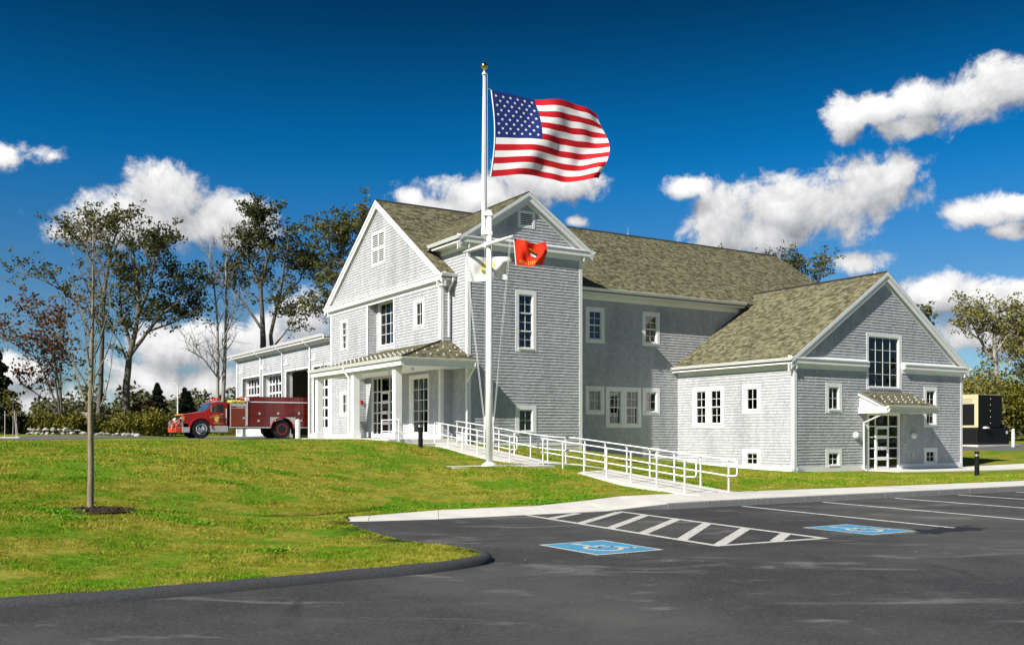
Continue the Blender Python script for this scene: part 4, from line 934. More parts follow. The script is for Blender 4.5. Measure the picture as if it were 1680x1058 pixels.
# ---- entry canopy on the wing
cu0, cu1, cd = 17.22, 20.85, 1.52; zc0, zc1 = 3.62, 2.92; pf = WV
sl_ = (zc0 - zc1) / cd; kc = slope(sl_)
rc_ = roof('roof', [(cu0, pf - cd, zc1), (cu1, pf - cd, zc1), (cu1, pf - .03, zc0), (cu0, pf - .03, zc0)], .10)
shingle_roof(rc_, (0, pf - cd, zc1), (1, 0, 0), (0, 1/kc, sl_/kc), (cd - .03) * kc, lambda s: (cu0, cu1), seed=9)
for row in range(3):
    for i in range(7): guard((cu0 + .35 + i * .48 + .2 * (row % 2), pf - cd + .35 + row * .27, zc1 + (.35 + row * .27) * sl_ + .02))
gutter((cu0, pf - cd - .005, zc1 + .03), (cu1, pf - cd - .005, zc1 + .03), (0, -1, 0))
for c in (cu0, cu1 - .05):
    mb = MB(); mb.prism([(c, pf - .03, zc0 - .02), (c, pf - cd, zc1 - .0), (c, pf - cd, zc1 - .16), (c, pf - .03, zc0 - .20)], (.05, 0, 0)); mb.build('rake_board', white, ST)
    ci = c + (.09 if c < 19 else -.07); mb = MB(); mb.prism([(ci, pf - .03, zc0 - .12), (ci, pf - cd + .2, zc1 - .02), (ci, pf - .03, zc1 - .02)], (.03, 0, 0)); mb.build('canopy_end_panel', white, ST)
    mb = MB(); mb.box((c - .01, pf - .03, zc1 - .30), (c + .06, pf - cd, zc1 - .02)); mb.build('canopy_beam', white, ST, bevel=.005)
mb = MB(); mb.box((cu0 + .06, pf - cd, zc1 - .28), (cu1 - .06, pf - cd + .06, zc1 - .03)); mb.build('canopy_beam', white, ST, bevel=.005)
mb = MB(); mb.box((cu0 + .06, pf - .03, zc1 - .25), (cu1 - .06, pf - cd + .06, zc1 - .22)); mb.build('canopy_ceiling', soffit, ST)
downspout([(cu0 + .1, pf - cd - .06, zc1 - .08), (cu0 + .1, pf - cd - .05, zc1 - .22), (17.52, pf - .1, zc1 - .72), (17.52, pf - .1, .12), (17.56, pf - .25, .06)])
for u in (17.04, 21.16):                           # round bulkhead lamps
    mb = MB(); mb.lathe((u, pf - .02, 1.63), (0, -1, 0), [(.16, 0), (.16, .06), (.13, .13), (.05, .17)], 18); mb.build('bulkhead_lamp', whitem, ST, smooth=True)
board(pW, 20.55, 20.66, 1.03, 1.23, .02, .06, 'door_keypad', whitem); board(pW, 20.58, 20.63, 1.07, 1.19, .06, .065, 'keypad_face', black)
board(pW, 21.05, 21.19, .64, .78, .02, .06, 'outlet_box', alum)

# ------------------------------------------------------------------ ramp, pad, walks, driveway
def slab_on(name, poly_uv, zf, m, th=.25, parent=None, kind='structure', bevel=.006):
    top = [W(u, v, zf(u, v)) for u, v in poly_uv]; mb = MB(); mb.prism(top[::-1], (0, 0, -th)); return mb.build(name, m, parent, kind=kind, bevel=bevel)
rampo = empty('ramp', W(-.95, -9, 0)); rampo['kind'] = 'structure'
RU0, RU1 = -1.82, -.08
vs_ = [-1.2, -2.6, -4.0, -5.4, -6.8, -8.2, -9.9, -11.29, -12.68, -14.07, -15.46, -16.85, -17.5]
for a, b in zip(vs_, vs_[1:]):
    za, zb = ramp_z(a), ramp_z(b)
    if b < -17: za, zb = .17, .155
    mb = MB(); g = .004; c = [(RU0, b + g), (RU1, b + g), (RU1, a - g), (RU0, a - g)]; zz = [zb, zb, za, za]
    mb.hexa([W(u, v, z - .4) for (u, v), z in zip(c, zz)] + [W(u, v, z + .004) for (u, v), z in zip(c, zz)])
    o = mb.build('concrete_slab', conc, None, bevel=.006); o.parent = rampo; o.matrix_parent_inverse = Matrix.Translation(-Vector(W(-.95, -9, 0)))
slab_on('flagpole_pad', [(-5.5, -11.25), (RU0 + .01, -11.05), (RU0 + .01, -9.75), (-5.0, -9.85)], lambda u, v: .735, conc)
slab_on('walkway', [(-2.9, -1.52), (-2.95, -3.0), (RU0 + .01, -3.0), (RU0 + .01, -1.52)], lambda u, v: 1.345, conc)
def walk_sheet(name, pts, m, lift=.03, step=.8):      # a paved strip that follows the ground; pts: left/right world pairs
    mb = MB(); rows = []
    for (l0, r0), (l1, r1) in zip(pts, pts[1:]):
        n = max(1, int(math.dist(l0, l1) / step))
        for j in range(n): t = j / n; rows.append(((l0[0]+(l1[0]-l0[0])*t, l0[1]+(l1[1]-l0[1])*t), (r0[0]+(r1[0]-r0[0])*t, r0[1]+(r1[1]-r0[1])*t)))
    rows.append(pts[-1]); K = 6; vs = []
    for l, r in rows:
        q = [(l[0]+(r[0]-l[0])*k/K, l[1]+(r[1]-l[1])*k/K) for k in range(K+1)]; zz = terrain([p[0] for p in q], [p[1] for p in q])
        vs += [(p[0], p[1], z + lift) for p, z in zip(q, zz)]
    fs = [(i*(K+1)+k, i*(K+1)+k+1, (i+1)*(K+1)+k+1, (i+1)*(K+1)+k) for i in range(len(rows)-1) for k in range(K)]
    o = len(vs); vs2 = vs + [(x, y, z - .3) for x, y, z in vs]; n = len(rows)
    side = [(i*(K+1), (i+1)*(K+1), o+(i+1)*(K+1), o+i*(K+1)) for i in range(n-1)] + [((i+1)*(K+1)+K, i*(K+1)+K, o+i*(K+1)+K, o+(i+1)*(K+1)+K) for i in range(n-1)]
    side += [(k+1, k, o+k, o+k+1) for k in range(K)] + [((n-1)*(K+1)+k, (n-1)*(K+1)+k+1, o+(n-1)*(K+1)+k+1, o+(n-1)*(K+1)+k) for k in range(K)]
    mb.add(vs2, fs + side); return mb.build(name, m, kind='structure')
def wp(*uv): return [tuple(W(*q)[:2]) for q in uv]
pp = [((17.6, -7.25), (17.6, -9.2)), ((20.3, -7.25), (20.2, -9.9)), ((23.5, -7.3), (23.2, -10.4)), ((26, -7.4), (26.5, -10.6)), ((30, -8.4), (30.5, -10.9)), ((42, -9.5), (42.5, -12)), ((70, -10), (70.5, -12.6))]
walk_sheet('door_path', [tuple(wp(a, b)) for a, b in pp], conc, .035)
dv = [((-.02, 11.2), (-.02, 30.5)), ((-6, 11.2), (-6, 30.5)), ((-12, 11.6), (-12, 29)), ((-16, 12.6), (-16.5, 21)), ((-21, 12.2), (-22, 17.5)), ((-30, 9.5), (-31, 14)), ((-50, 2), (-51, 7)), ((-80, -9), (-81, -4))]
walk_sheet('driveway', [tuple(wp(b, a)) for a, b in dv], roadm, .03)
dr2 = [((24, 58.5), (24, 66)), ((34, 58.5), (34, 66)), ((60, 60), (58, 68)), ((110, 66), (108, 74))]
walk_sheet('service_drive', [(b, a) for a, b in dr2], roadm, .03)
walk_sheet('far_car_park', [((40, 152), (40, 138)), ((62, 152), (62, 138)), ((100, 152), (100, 138))], roadm, .05, 4)

# ------------------------------------------------------------------ ramp railings
def railing(name, u, v0, v1, label, inward, loop0=True, loop1=True, step=1.105, post_at=None, group=None):
    """posts on line u from v0 (top end) to v1 (bottom end)"""
    rt = empty(name, W(u, (v0+v1)/2, ramp_z((v0+v1)/2)), TH, label, 'railing', group)
    ox, oy, oz = (0, (v0+v1)/2, ramp_z((v0+v1)/2)); L_ = lambda du, v, z: (du, v - oy, z - oz)
    n = max(1, round(abs(v1 - v0) / step)); H1, H2 = .86, .43
    for i in range(n + 1):
        v = v0 + (v1 - v0) * i / n; z = ramp_z(v); mb = MB()
        mb.tube([L_(0, v, z - .05), L_(0, v, z + H1 + .0)], .024, 10); mb.lathe(L_(0, v, z), (0, 0, 1), [(.055, 0), (.055, .012), (.03, .018)], 12); p = mb.build('post', whitem, rt, smooth=False)
        mb = MB()
        for h in (H1, H2): mb.tube([L_(0, v, z + h - .05), L_(inward * .055, v, z + h - .055), L_(inward * .06, v, z + h)], .009, 6)
        mb.build('bracket', whitem, p)
    e = .30
    for h in (H1, H2):
        mb = MB(); pts = []
        vv = np.linspace(v0, v1, 14)
        pts = [L_(inward * .06, v, ramp_z(v) + h) for v in vv]
        if loop1: zz = ramp_z(v1); pts.append(L_(inward * .06, v1 - e, zz + h))
        if loop0: zz = ramp_z(v0); pts.insert(0, L_(inward * .06, v0 + e, zz + h))
        mb.tube(pts, .0215, 10); mb.build('rail', whitem, rt, smooth=True)
    for on, v, sgn in ((loop0, v0, 1), (loop1, v1, -1)):
        if on:
            z = ramp_z(v); r = .07; mb = MB(); x = inward * .06
            mb.tube([L_(x, v + sgn*(e - .02), z + H1), L_(x, v + sgn*(e + r*.7), z + H1 - r*.3), L_(x, v + sgn*(e + r), z + H1 - r), L_(x, v + sgn*(e + r), z + H2 + r), L_(x, v + sgn*(e + r*.7), z + H2 + r*.3), L_(x, v + sgn*(e - .02), z + H2)], .0215, 10); mb.build('end_return', whitem, rt, smooth=True)
    return rt
railing('ramp_railing', -1.7, -2.75, -8.2, 'short white pipe railing between the porch landing and the flagpole pad', 1, False, True)
railing('ramp_railing', -1.7, -10.2, -16.8, 'white pipe railing on the flagpole side of the lower ramp, below the pad', 1, True, True)
railing('ramp_railing', -.2, -1.8, -16.87, 'long unbroken white pipe railing on the building side of the concrete ramp', -1, False, True)
rt = empty('porch_railing', W(-2.75, -1.6, 1.36), TH, 'short white pipe guard rail in front of the glazed side door', 'railing')
for i, v in enumerate((-1.55, .05)):
    mb = MB(); mb.tube([(.1, v + 1.6, -.06), (.1, v + 1.6, .9)], .024, 10); mb.build('post', whitem, rt)
for h in (.9, .45):
    mb = MB(); mb.tube([(.1, -.05, h), (.1, 1.7, h)], .021, 10); mb.build('rail', whitem, rt)

# ------------------------------------------------------------------ flagpole and flags
FP = W(-3.84, -10.47, .735)
fpo = empty('flagpole', FP, 0, 'tall white nautical flagpole with yardarm and gold ball on concrete pad', 'flagpole')
vx, vy = -SU, CU                                   # v direction in world
mb = MB(); mb.lathe((0, 0, 0), (0, 0, 1), [(.24, 0), (.24, .03), (.19, .07), (.13, .11), (.115, .12)], 24); mb.build('base_flange', whitem, fpo, smooth=False)
mb = MB(); mb.tube([(0, 0, .05), (0, 0, 3), (0, 0, 7.75)], [.108, .105, .085], 20); mb.build('lower_mast', whitem, fpo, smooth=True)
TX, TY = -.155, .03
mb = MB(); mb.tube([(TX, TY, 6.95), (TX, TY, 7.2), (TX, TY, 7.25), (TX, TY, 9.2), (TX, TY, 11.9)], [.10, .10, .082, .078, .042], 18); mb.build('topmast', whitem, fpo, smooth=True)
for z in (7.05, 7.62):
    mb = MB(); mb.box((TX - .03, -.10, z - .045), (.10, .10, z + .045)); mb.build('mast_clamp', whitem, fpo, bevel=.01)
mb = MB(); mb.tube([(TX, TY, 11.88), (TX, TY, 11.95)], [.075, .06], 14); mb.tube([(TX, TY, 11.95), (TX, TY, 12.06)], .016, 8); mb.build('truck_cap', whitem, fpo)
mb = MB(); mb.lathe((TX, TY, 12.14), (0, 0, 1), [(.105 * math.sin(math.pi * k / 14), -.105 * math.cos(math.pi * k / 14)) for k in range(15)], 20); mb.build('gold_ball', gold, fpo, smooth=True)
YZ = 6.70; ya = Vector((vx, vy, 0))
mb = MB(); mb.tube([ya * -1.50 + Vector((0, -.0, YZ)), ya * -.7 + Vector((0, 0, YZ)), ya * 0 + Vector((-.0, -.0, YZ)), ya * .7 + Vector((0, 0, YZ)), ya * 1.42 + Vector((0, 0, YZ))], [.035, .055, .065, .055, .035], 12); yo = mb.build('yardarm', whitem, fpo, smooth=True)
yo.location = (-.10 * CU, -.10 * SU, 0)
mb = MB(); mb.box((-.16, -.08, YZ - .08), (.0, .08, YZ + .08)); mb.build('yard_clamp', whitem, fpo, bevel=.01)
def rope(pts, r=.0052): mb = MB(); mb.tube(pts, r, 5); mb.build('halyard', whitem, fpo)
yl = ya * 1.35 + Vector((-.085, -.053, YZ)); yr_ = ya * -1.42 + Vector((-.085, -.053, YZ))
rope([yl, (-.16, -.02, 1.3)]); rope([yl + Vector((.03, 0, 0)), (-.13, -.05, 1.3)]); rope([yr_, (.14, -.03, 1.3)]); rope([yr_ - Vector((.04, 0, 0)), (.11, -.06, 1.25)])
rope([(TX + .09, TY - .05, 11.9), (TX + .12, TY - .05, 6.0), (-.115, -.03, 1.3)]); rope([(TX - .04, TY - .08, 11.9), (TX + .03, TY - .1, 6.0), (-.12, -.05, 1.3)])
for x in (-.125, .12):
    mb = MB(); mb.tube([(x, -.03, 1.1), (x, -.03, 1.5)], [.03, .03], 6); mb.tube([(x, -.05, 1.0), (x * 1.2, -.06, .75), (x * 1.1, -.05, 1.1)], .02, 6); mb.build('rope_cleat', whitem, fpo)

fred = mat('flag_red', (.50, .012, .018), (.46, .012, .018), 30, .75, spec=.15); fwhite = mat('flag_white', (.78, .77, .75), (.74, .73, .72), 30, .8, spec=.15); fblue = mat('flag_blue', (.014, .03, .16), (.014, .028, .14), 30, .8, spec=.15)
forange = mat('flag_orange_red', (.72, .035, .012), (.66, .03, .012), 20, .8, spec=.15); fyellow = mat('flag_yellow', (.80, .42, .02), None, 20, .8); fblack = mat('flag_black', (.01, .01, .01), None, 20, .8)
fsea = mat('seal_blue', (.03, .16, .40), None, 20, .8); fgreen = mat('seal_green', (.10, .20, .05), None, 20, .8); fpale = mat('seal_gold', (.75, .62, .12), None, 20, .8)
def flag_mesh(surf, na, nb, colour, mats, name, label, loc, cat='flag'):
    root = empty(name, loc, 0, label, cat)
    vs = [surf(i / na, j / nb) for j in range(nb + 1) for i in range(na + 1)]
    fs = []; mi = []
    for j in range(nb):
        for i in range(na): fs.append((j*(na+1)+i, (j+1)*(na+1)+i, (j+1)*(na+1)+i+1, j*(na+1)+i+1)); mi.append(colour((i+.5)/na, (j+.5)/nb))
    mb = MB(); mb.v = vs; mb.f = fs; mb.m = mi; o = mb.build('cloth', mats, root, smooth=True)
    return root
def on_surf(surf, a, b, off):
    e = .004; p = Vector(surf(a, b)); n = (Vector(surf(a + e, b)) - p).cross(Vector(surf(a, b + e)) - p).normalized(); return tuple(p + n * off)
def decal(surf, shapes, m, root, name, off=.006):
    mb = MB()
    for poly in shapes:
        for sgn in (1, -1):
            vs = [on_surf(surf, a, b, off * sgn) for a, b in poly]; c = on_surf(surf, sum(p[0] for p in poly)/len(poly), sum(p[1] for p in poly)/len(poly), off * sgn); n = len(vs)
            mb.add(vs + [c], [(i, (i+1) % n, n) for i in range(n)])
    return mb.build(name, m, root)
# national flag: 13 stripes, canton with 50 stars
FH, FL = 2.62, 3.78; fdir = Vector((.965, .262, 0)).normalized(); fn = Vector((-fdir.y, fdir.x, 0))
def us(a, b):
    x = a * (FL * (.905 + .095 * math.sin(math.pi * min(1, b * 1.02)))) + .12 * math.sin(math.pi * b) * (1 - a) - .02 * b
    z = -b * FH
    z += (1 - b) * (-.10 * math.sin(a * math.pi * .9) - .02 * a + (-.30 * max(0, a - .62) / .38 * (1 if a > .62 else 0))) + b * (.07 * math.sin(a * 5.2) + .16 * a)
    z += .07 * a * math.sin(a * 8.5 - b * 2.2 + 1.0)
    dpt = a * (.17 * math.sin(a * 9.0 + b * 3.4 - .6) + .075 * math.sin(a * 19 + b * 6.5) + .03 * math.sin(a * 34 - b * 9)) + .07 * math.sin(b * 5 + a * 6) * a
    p = fdir * x + fn * dpt; return (p.x, p.y, z)
def uscol(a, b):
    if a < .40 and b < 7/13: return 2
    return 0 if int(b * 13) % 2 == 0 else 1
UL = (FP[0] + .07, FP[1] - .03, 12.12)
usf = flag_mesh(us, 80, 52, uscol, [fred, fwhite, fblue], 'national_flag', 'large flag of red and white stripes with white stars, flying from topmast', UL)
stars = []
for r in range(9):
    for c in range(6 if r % 2 == 0 else 5):
        ca = .40 * ((c * 2 + (1 if r % 2 == 0 else 2)) / 12); cbv = 7/13 * (r + 1) / 10
        stars.append([(ca + (.0145 if k % 2 == 0 else .0058) * math.sin(2*math.pi*k/10), cbv - (.020 if k % 2 == 0 else .008) * math.cos(2*math.pi*k/10)) for k in range(10)])
for st in stars: decal(us, [st], fwhite, usf, 'star', .007)
mb = MB(); hd = [us(0, j / 20) for j in range(21)]; mb.tube([(p[0] - .01, p[1], p[2]) for p in hd], .022, 6); mb.build('hoist_band', fwhite, usf)
mb = MB(); mb.tube([us(0, 0), (-.10, 0, .06)], .007, 5); mb.tube([us(0, 1), (-.11, 0, -FH - .12)], .007, 5); mb.build('flag_clip', alum, usf)
def small_flag(wd, ht, sag, ph, d):
    d = Vector(d).normalized(); n_ = Vector((-d.y, d.x, 0))
    def s(a, b):
        z = -b * ht * (1 - .12 * a) - sag * a * (1 - .35*b) + .05 * a * math.sin(a * 7 + ph); x = a * wd * (1 - .06 * math.cos(b * 5 + ph)) + .07 * b * (1 - a)
        dp = a * (.14 * math.sin(a * 9 + b * 4 + ph) + .07 * math.sin(a * 17 - b * 7)); p = d * x + n_ * dp; return (p.x, p.y, z)
    return s
rs_ = small_flag(.92, .78, .16, 1.2, (.97, .1, 0))
rl_ = (FP[0] + yr_.x + .07, FP[1] + yr_.y, FP[2] + YZ - .05)
rf = flag_mesh(rs_, 40, 28, lambda a, b: 0, [forange], 'department_flag', 'small red fire department flag with yellow lettering hanging from the yardarm', rl_)
mb = MB(); mb.tube([rs_(0, j / 10) for j in range(11)], .016, 6); mb.build('hoist_band', fwhite, rf)
def text_decal(txt, surf, ca, cb_, wa, hb, m, root, off=.006):
    me = text_mesh(txt, 1.0, 0); xs = [v.co.x for v in me.vertices]; ys = [v.co.y for v in me.vertices]; x0, x1, y0, y1 = min(xs), max(xs), min(ys), max(ys)
    for sg in (1, -1):
        mb = MB(); mb.add([on_surf(surf, ca + ((v.co.x - x0) / (x1 - x0) - .5) * wa, cb_ - ((v.co.y - y0) / (y1 - y0) - .5) * hb, off * sg) for v in me.vertices], [tuple(p.vertices) for p in me.polygons])
        mb.build('lettering', m, root)
    bpy.data.meshes.remove(me)
text_decal('FIRE DEPT', rs_, .47, .86, .66, .13, fyellow, rf)
def circ(ca, cb_, ra, rb_, n=24, a0=0, a1=360): return [(ca + ra * math.cos(R(a0 + (a1-a0)*k/n)), cb_ + rb_ * math.sin(R(a0 + (a1-a0)*k/n))) for k in range(n)]
decal(rs_, [[(.28, .10), (.52, .24), (.66, .36), (.62, .42), (.46, .31), (.26, .17)]], fyellow, rf, 'scroll')
decal(rs_, [circ(.58, .52, .15, .14)], fblack, rf, 'emblem_ground', .005)
decal(rs_, [[(.50, .42), (.58, .48), (.70, .58), (.66, .64), (.55, .56), (.47, .48)]], fwhite, rf, 'emblem', .009)
ws_ = small_flag(1.36, .80, .06, 2.6, (1, .02, 0))
wl_ = (FP[0] + yl.x + .03, FP[1] + yl.y, FP[2] + YZ - .13)
wf = flag_mesh(ws_, 44, 28, lambda a, b: 0, [fwhite], 'town_flag', 'small white flag with blue and gold seal hanging from the yardarm', wl_)
decal(ws_, [circ(.50, .44, .165, .32, 28)], fpale, wf, 'seal_border', .005)
decal(ws_, [circ(.50, .43, .150, .285, 24, 180, 360)], fsea, wf, 'seal_sky', .008); decal(ws_, [circ(.50, .45, .150, .285, 24, 5, 175)], fgreen, wf, 'seal_land', .008)
mb = MB(); mb.tube([ws_(0, j / 10) for j in range(11)], .016, 6); mb.build('hoist_band', fwhite, wf)

# ------------------------------------------------------------------ bollards
def bollard_light(loc, label):
    r = empty('bollard_light', loc, 0, label, 'bollard')
    mb = MB(); mb.lathe((0, 0, -.05), (0, 0, 1), [(.085, 0), (.085, .80)], 20); mb.build('post', black, r, smooth=False)
    mb = MB(); mb.lathe((0, 0, .745), (0, 0, 1), [(.062, 0), (.062, .11)], 16); mb.build('lens', mat('frosted_lens', (.42, .42, .40), None, 3, .3), r)
    for k in range(3):
        mb = MB(); a = 2*math.pi*k/3 + .6; mb.box((.06*math.cos(a)-.012, .06*math.sin(a)-.012, .74), (.06*math.cos(a)+.012, .06*math.sin(a)+.012, .87)); mb.build('lens_guard', black, r)
    mb = MB(); mb.lathe((0, 0, .85), (0, 0, 1), [(.088, 0), (.088, .05), (.075, .075), (.02, .085)], 20); mb.build('cap', black, r)
p = W(-3.4, -4.93); bollard_light((p[0], p[1], 1.2), 'black bollard light on the grass beside the ramp railing')
p = W(15.3, -14.2); bollard_light((p[0], p[1], tz(p[0], p[1])), 'black bollard light on the lawn in front of the door path')
def guard_post(loc, h, rr, label, cat='bollard'):
    r = empty('guard_post', loc, 0, label, cat)
    mb = MB(); mb.lathe((0, 0, -.05), (0, 0, 1), [(rr, 0), (rr, h)], 18); mb.build('pipe', whitem, r); mb = MB(); mb.lathe((0, 0, h - .06), (0, 0, 1), [(rr + .005, 0), (rr*.9, .05), (rr*.5, .09), (.01, .1)], 18); mb.build('dome_cap', whitem, r, smooth=True)
p = W(-.75, 15.45); guard_post((p[0], p[1], 1.45), 1.02, .13, 'stout white pipe guard post beside the open engine bay')
p = W(-.75, 15.0); 
guard_post((32.3, 61.6, tz(32.3, 61.6) + .03), 1.12, .10, 'white pipe guard post beside the black generator tank')

# ------------------------------------------------------------------ fire engine, nose out of the third bay
TR = W(-1.37, 17.42, 1.455)
tk = empty('fire_truck', TR, TH + math.pi, 'red pumper fire engine with gold door lettering standing half out of the open bay', 'fire truck')
def arcpts(cx, cz, r, a0, a1, n=14): return [(cx + r * math.cos(R(a0 + (a1-a0)*k/n)), cz + r * math.sin(R(a0 + (a1-a0)*k/n))) for k in range(n+1)]
def sidep(mb, prof, y0, y1, mi=0): mb.prism([(x, y0, z) for x, z in prof], (0, y1 - y0, 0), mi)
RA = .50                                           # wheel radius
mb = MB(); mb.box((-2.4, -.42, .52), (5.3, -.30, .74)); mb.box((-2.4, .30, .52), (5.3, .42, .74)); mb.box((-2.4, -.9, .58), (2.9, .9, .7)); mb.tube([(0, -1.0, RA), (0, 1.0, RA)], .1, 10); mb.tube([(4.37, -1.0, RA), (4.37, 1.0, RA)], .07, 10); mb.build('chassis', black, tk)
mb = MB(); sidep(mb, [(-2.4, .62), (-2.4, 2.02), (1.93, 2.02), (1.93, .62)] + arcpts(0, RA, .66, 10, 170)[0:], -1.2, 1.2); mb.build('pump_body', redd, tk, bevel=.012)
for y in (-1.17, 1.17):
    mb = MB(); mb.box((-2.38, y - .03, 2.02), (1.86, y + .03, 2.28)); mb.build('hose_bed_side', redd, tk, bevel=.008)
    mb = MB(); mb.tube([(-2.2, y * 1.03, 1.98), (1.85, y * 1.03, 1.98)], .028, 8); mb.build('rub_rail', whitem, tk)
mb = MB(); mb.box((-2.3, -1.1, 1.98), (1.7, 1.1, 2.06)); mb.build('hose_bed', mat('hose_canvas', (.45, .42, .35), (.3, .28, .24), 6, .9), tk)
y = 1.2
def plate(name, x0, x1, z0, z1, m, n=.016, parent=tk, bevel=.006):
    mb = MB(); mb.box((x0, y - .005, z0), (x1, y + n, z1)); return mb.build(name, m, parent, bevel=bevel)
def latch(x, z, par):
    mb = MB(); mb.lathe((x, y + .012, z), (0, 1, 0), [(.075, 0), (.075, .012), (.05, .02), (.02, .024)], 16); mb.build('latch', chrome, par)
for x0, x1, z0, z1, lx, lz in ((1.0, 1.78, 1.24, 1.90, 1.30, 1.36), (-.62, .94, 1.24, 1.90, .25, 1.38), (-1.5, -.68, 1.24, 1.90, -.95, 1.40), (.72, 1.78, .68, 1.19, 1.35, .95), (-1.5, -.78, .68, 1.19, -1.1, 1.0), (-2.34, -1.56, .68, 1.90, -1.8, 1.2)):
    d = plate('compartment_door', x0, x1, z0, z1, redd); latch(lx, lz, d)
mb = MB(); sidep(mb, [(-.76, .64), (-.76, 1.17), (.68, 1.17), (.68, .64)] + arcpts(0, RA, .655, 12, 168), y - .004, y + .012); mb.build('fender_panel', alum, tk)
mb = MB(); vs = []; pts = arcpts(0, RA, .655, 5, 175, 18); mb.tube([(x, y + .02, z) for x, z in pts], .03, 8); mb.build('arch_trim', redt, tk)
mb = MB(); mb.box((-2.4, -1.21, .56), (-.68, 1.21, .63)); mb.box((.68, -1.21, .56), (2.9, 1.21, .63)); mb.build('running_board', alum, tk, bevel=.005)
# pump panel
mb = MB(); mb.box((1.97, -1.1, .62), (2.88, 1.12, 1.92)); mb.build('pump_house', redd, tk, bevel=.01)
y = 1.12; pp_ = plate('pump_panel', 2.04, 2.78, .70, 1.62, mat('brown_red_panel', (.24, .045, .02), (.20, .035, .016), 2, .25, coat=.4)); latch(2.14, 1.10, pp_)
mb = MB()
for x in (2.005, 2.83): mb.box((x - .025, y - .002, .66), (x + .025, y + .025, 1.9))
mb.box((2.03, y - .002, 1.63), (2.805, y + .022, 1.66)); mb.box((2.03, y - .002, 1.74), (2.805, y + .021, 1.90)); mb.build('panel_frame', alum, tk)
mb = MB()
for i in range(4): mb.box((2.16 + i * .09, y + .012, 1.665), (2.19 + i * .09, y + .024, 1.735))
mb.build('gauge_marks', whitem, tk)
mb = MB()
for i in range(5): mb.tube([(2.1 + i * .15, 1.05, 1.98 + .03 * (i % 2)), (2.1 + i * .15, .2, 2.02)], .07, 8)
mb.build('crosslay_hose', hosey, tk)
mb = MB(); mb.tube([(1.95, 1.2, .7), (1.95, 1.22, 2.1)], .035, 8); mb.build('grab_pole', alum, tk); mb = MB(); mb.box((1.85, 1.08, 2.03), (2.05, 1.26, 2.22)); mb.build('scene_light', whitem, tk, bevel=.01)
mb = MB()
for i in range(7): mb.tube([(1.7 - i*.2, .9 - .2*(i % 3), 2.1), (2.2 - i*.1, .6, 2.22 + .03*(i % 2)), (1.6 - i*.2, .2, 2.15)], .05, 7)
mb.build('preconnect_hose', mat('red_hose', (.45, .06, .04), (.4, .2, .15), 9, .8), tk)
# cab
cab_prof = [(2.95, .70), (2.95, 1.90), (3.02, 1.97), (3.62, 1.97), (3.72, 1.92), (4.12, 1.42), (4.12, .70)]
mb = MB(); sidep(mb, cab_prof, -1.03, 1.03); mb.build('cab', redt, tk, bevel=.03)
mb = MB(); mb.hexa([(4.135, -.92, 1.44), (4.135, .92, 1.44), (4.10, .92, 1.44), (4.10, -.92, 1.44), (3.775, -.84, 1.89), (3.775, .84, 1.89), (3.74, .84, 1.89), (3.74, -.84, 1.89)]); mb.build('windshield', mat('truck_glass', (.03, .06, .10), (.06, .10, .16), 2, .05, spec=.8), tk)
for sg in (1, -1):
    mb = MB(); sidep(mb, [(3.12, .74), (3.12, 1.90), (3.60, 1.90), (3.98, 1.44), (3.98, .74)], sg * 1.02, sg * 1.045); d = mb.build('door', redt, tk, bevel=.006)
    mb = MB(); sidep(mb, [(3.18, 1.42), (3.18, 1.84), (3.58, 1.84), (3.86, 1.46), (3.86, 1.42)], sg * 1.04, sg * 1.052); mb.build('side_window', mat('truck_side_glass', (.015, .015, .016), (.03, .03, .03), 2, .05, spec=.8), d)
    mb = MB(); mb.box((3.2, sg * 1.045, 1.28), (3.34, sg * 1.075, 1.32)); mb.build('handle', chrome, d)
    mb = MB(); mb.tube([(3.95, sg * 1.04, 1.85), (3.92, sg * 1.3, 1.80), (3.92, sg * 1.3, 1.38), (3.95, sg * 1.04, 1.36)], .014, 6); mb.build('mirror_arm', chrome, tk); mb = MB(); mb.box((3.90, sg * 1.21, 1.42), (3.95, sg * 1.38, 1.78)); mb.build('mirror', chrome, tk, bevel=.008)
    mb = MB(); mb.tube([(3.05, sg * 1.06, .8), (3.05, sg * 1.09, .85), (3.05, sg * 1.09, 1.55), (3.05, sg * 1.06, 1.6)], .018, 6); mb.build('grab_handle', whitem, tk)
    mb = MB(); mb.box((2.95, sg * .6, .34), (4.0, sg * 1.10, .68)); mb.build('cab_step', alum, tk, bevel=.01)
    # front fender arch
    mb = MB(); a = arcpts(4.37, RA, .64, 0, 180, 16); b = arcpts(4.37, RA, .56, 180, 0, 16)
    sidep(mb, a + b, sg * .70, sg * 1.13); mb.build('front_fender', redt, tk, bevel=.012)
    mb = MB(); sidep(mb, [(4.10, 1.0), (4.10, 1.42), (5.22, 1.26), (5.25, .80), (5.05, .78)] + arcpts(4.37, RA, .60, 25, 120, 8), sg * .60, sg * .94); mb.build('hood_side', redt, tk, bevel=.02)
mb = MB(); mb.hexa([(4.08, -.9, .95), (5.27, -.84, .80), (5.27, .84, .80), (4.08, .9, .95), (4.08, -.9, 1.46), (5.27, -.80, 1.27), (5.27, .80, 1.27), (4.08, .9, 1.46)]); mb.build('hood', redt, tk, bevel=.04)
mb = MB(); mb.box((5.24, -.86, .60), (5.33, .86, 1.24)); mb.build('grille_surround', chrome, tk, bevel=.015)
mb = MB()
for i in range(8): mb.box((5.32, -.5, .66 + i * .07), (5.345, .5, .69 + i * .07))
mb.build('grille_bars', black, tk)
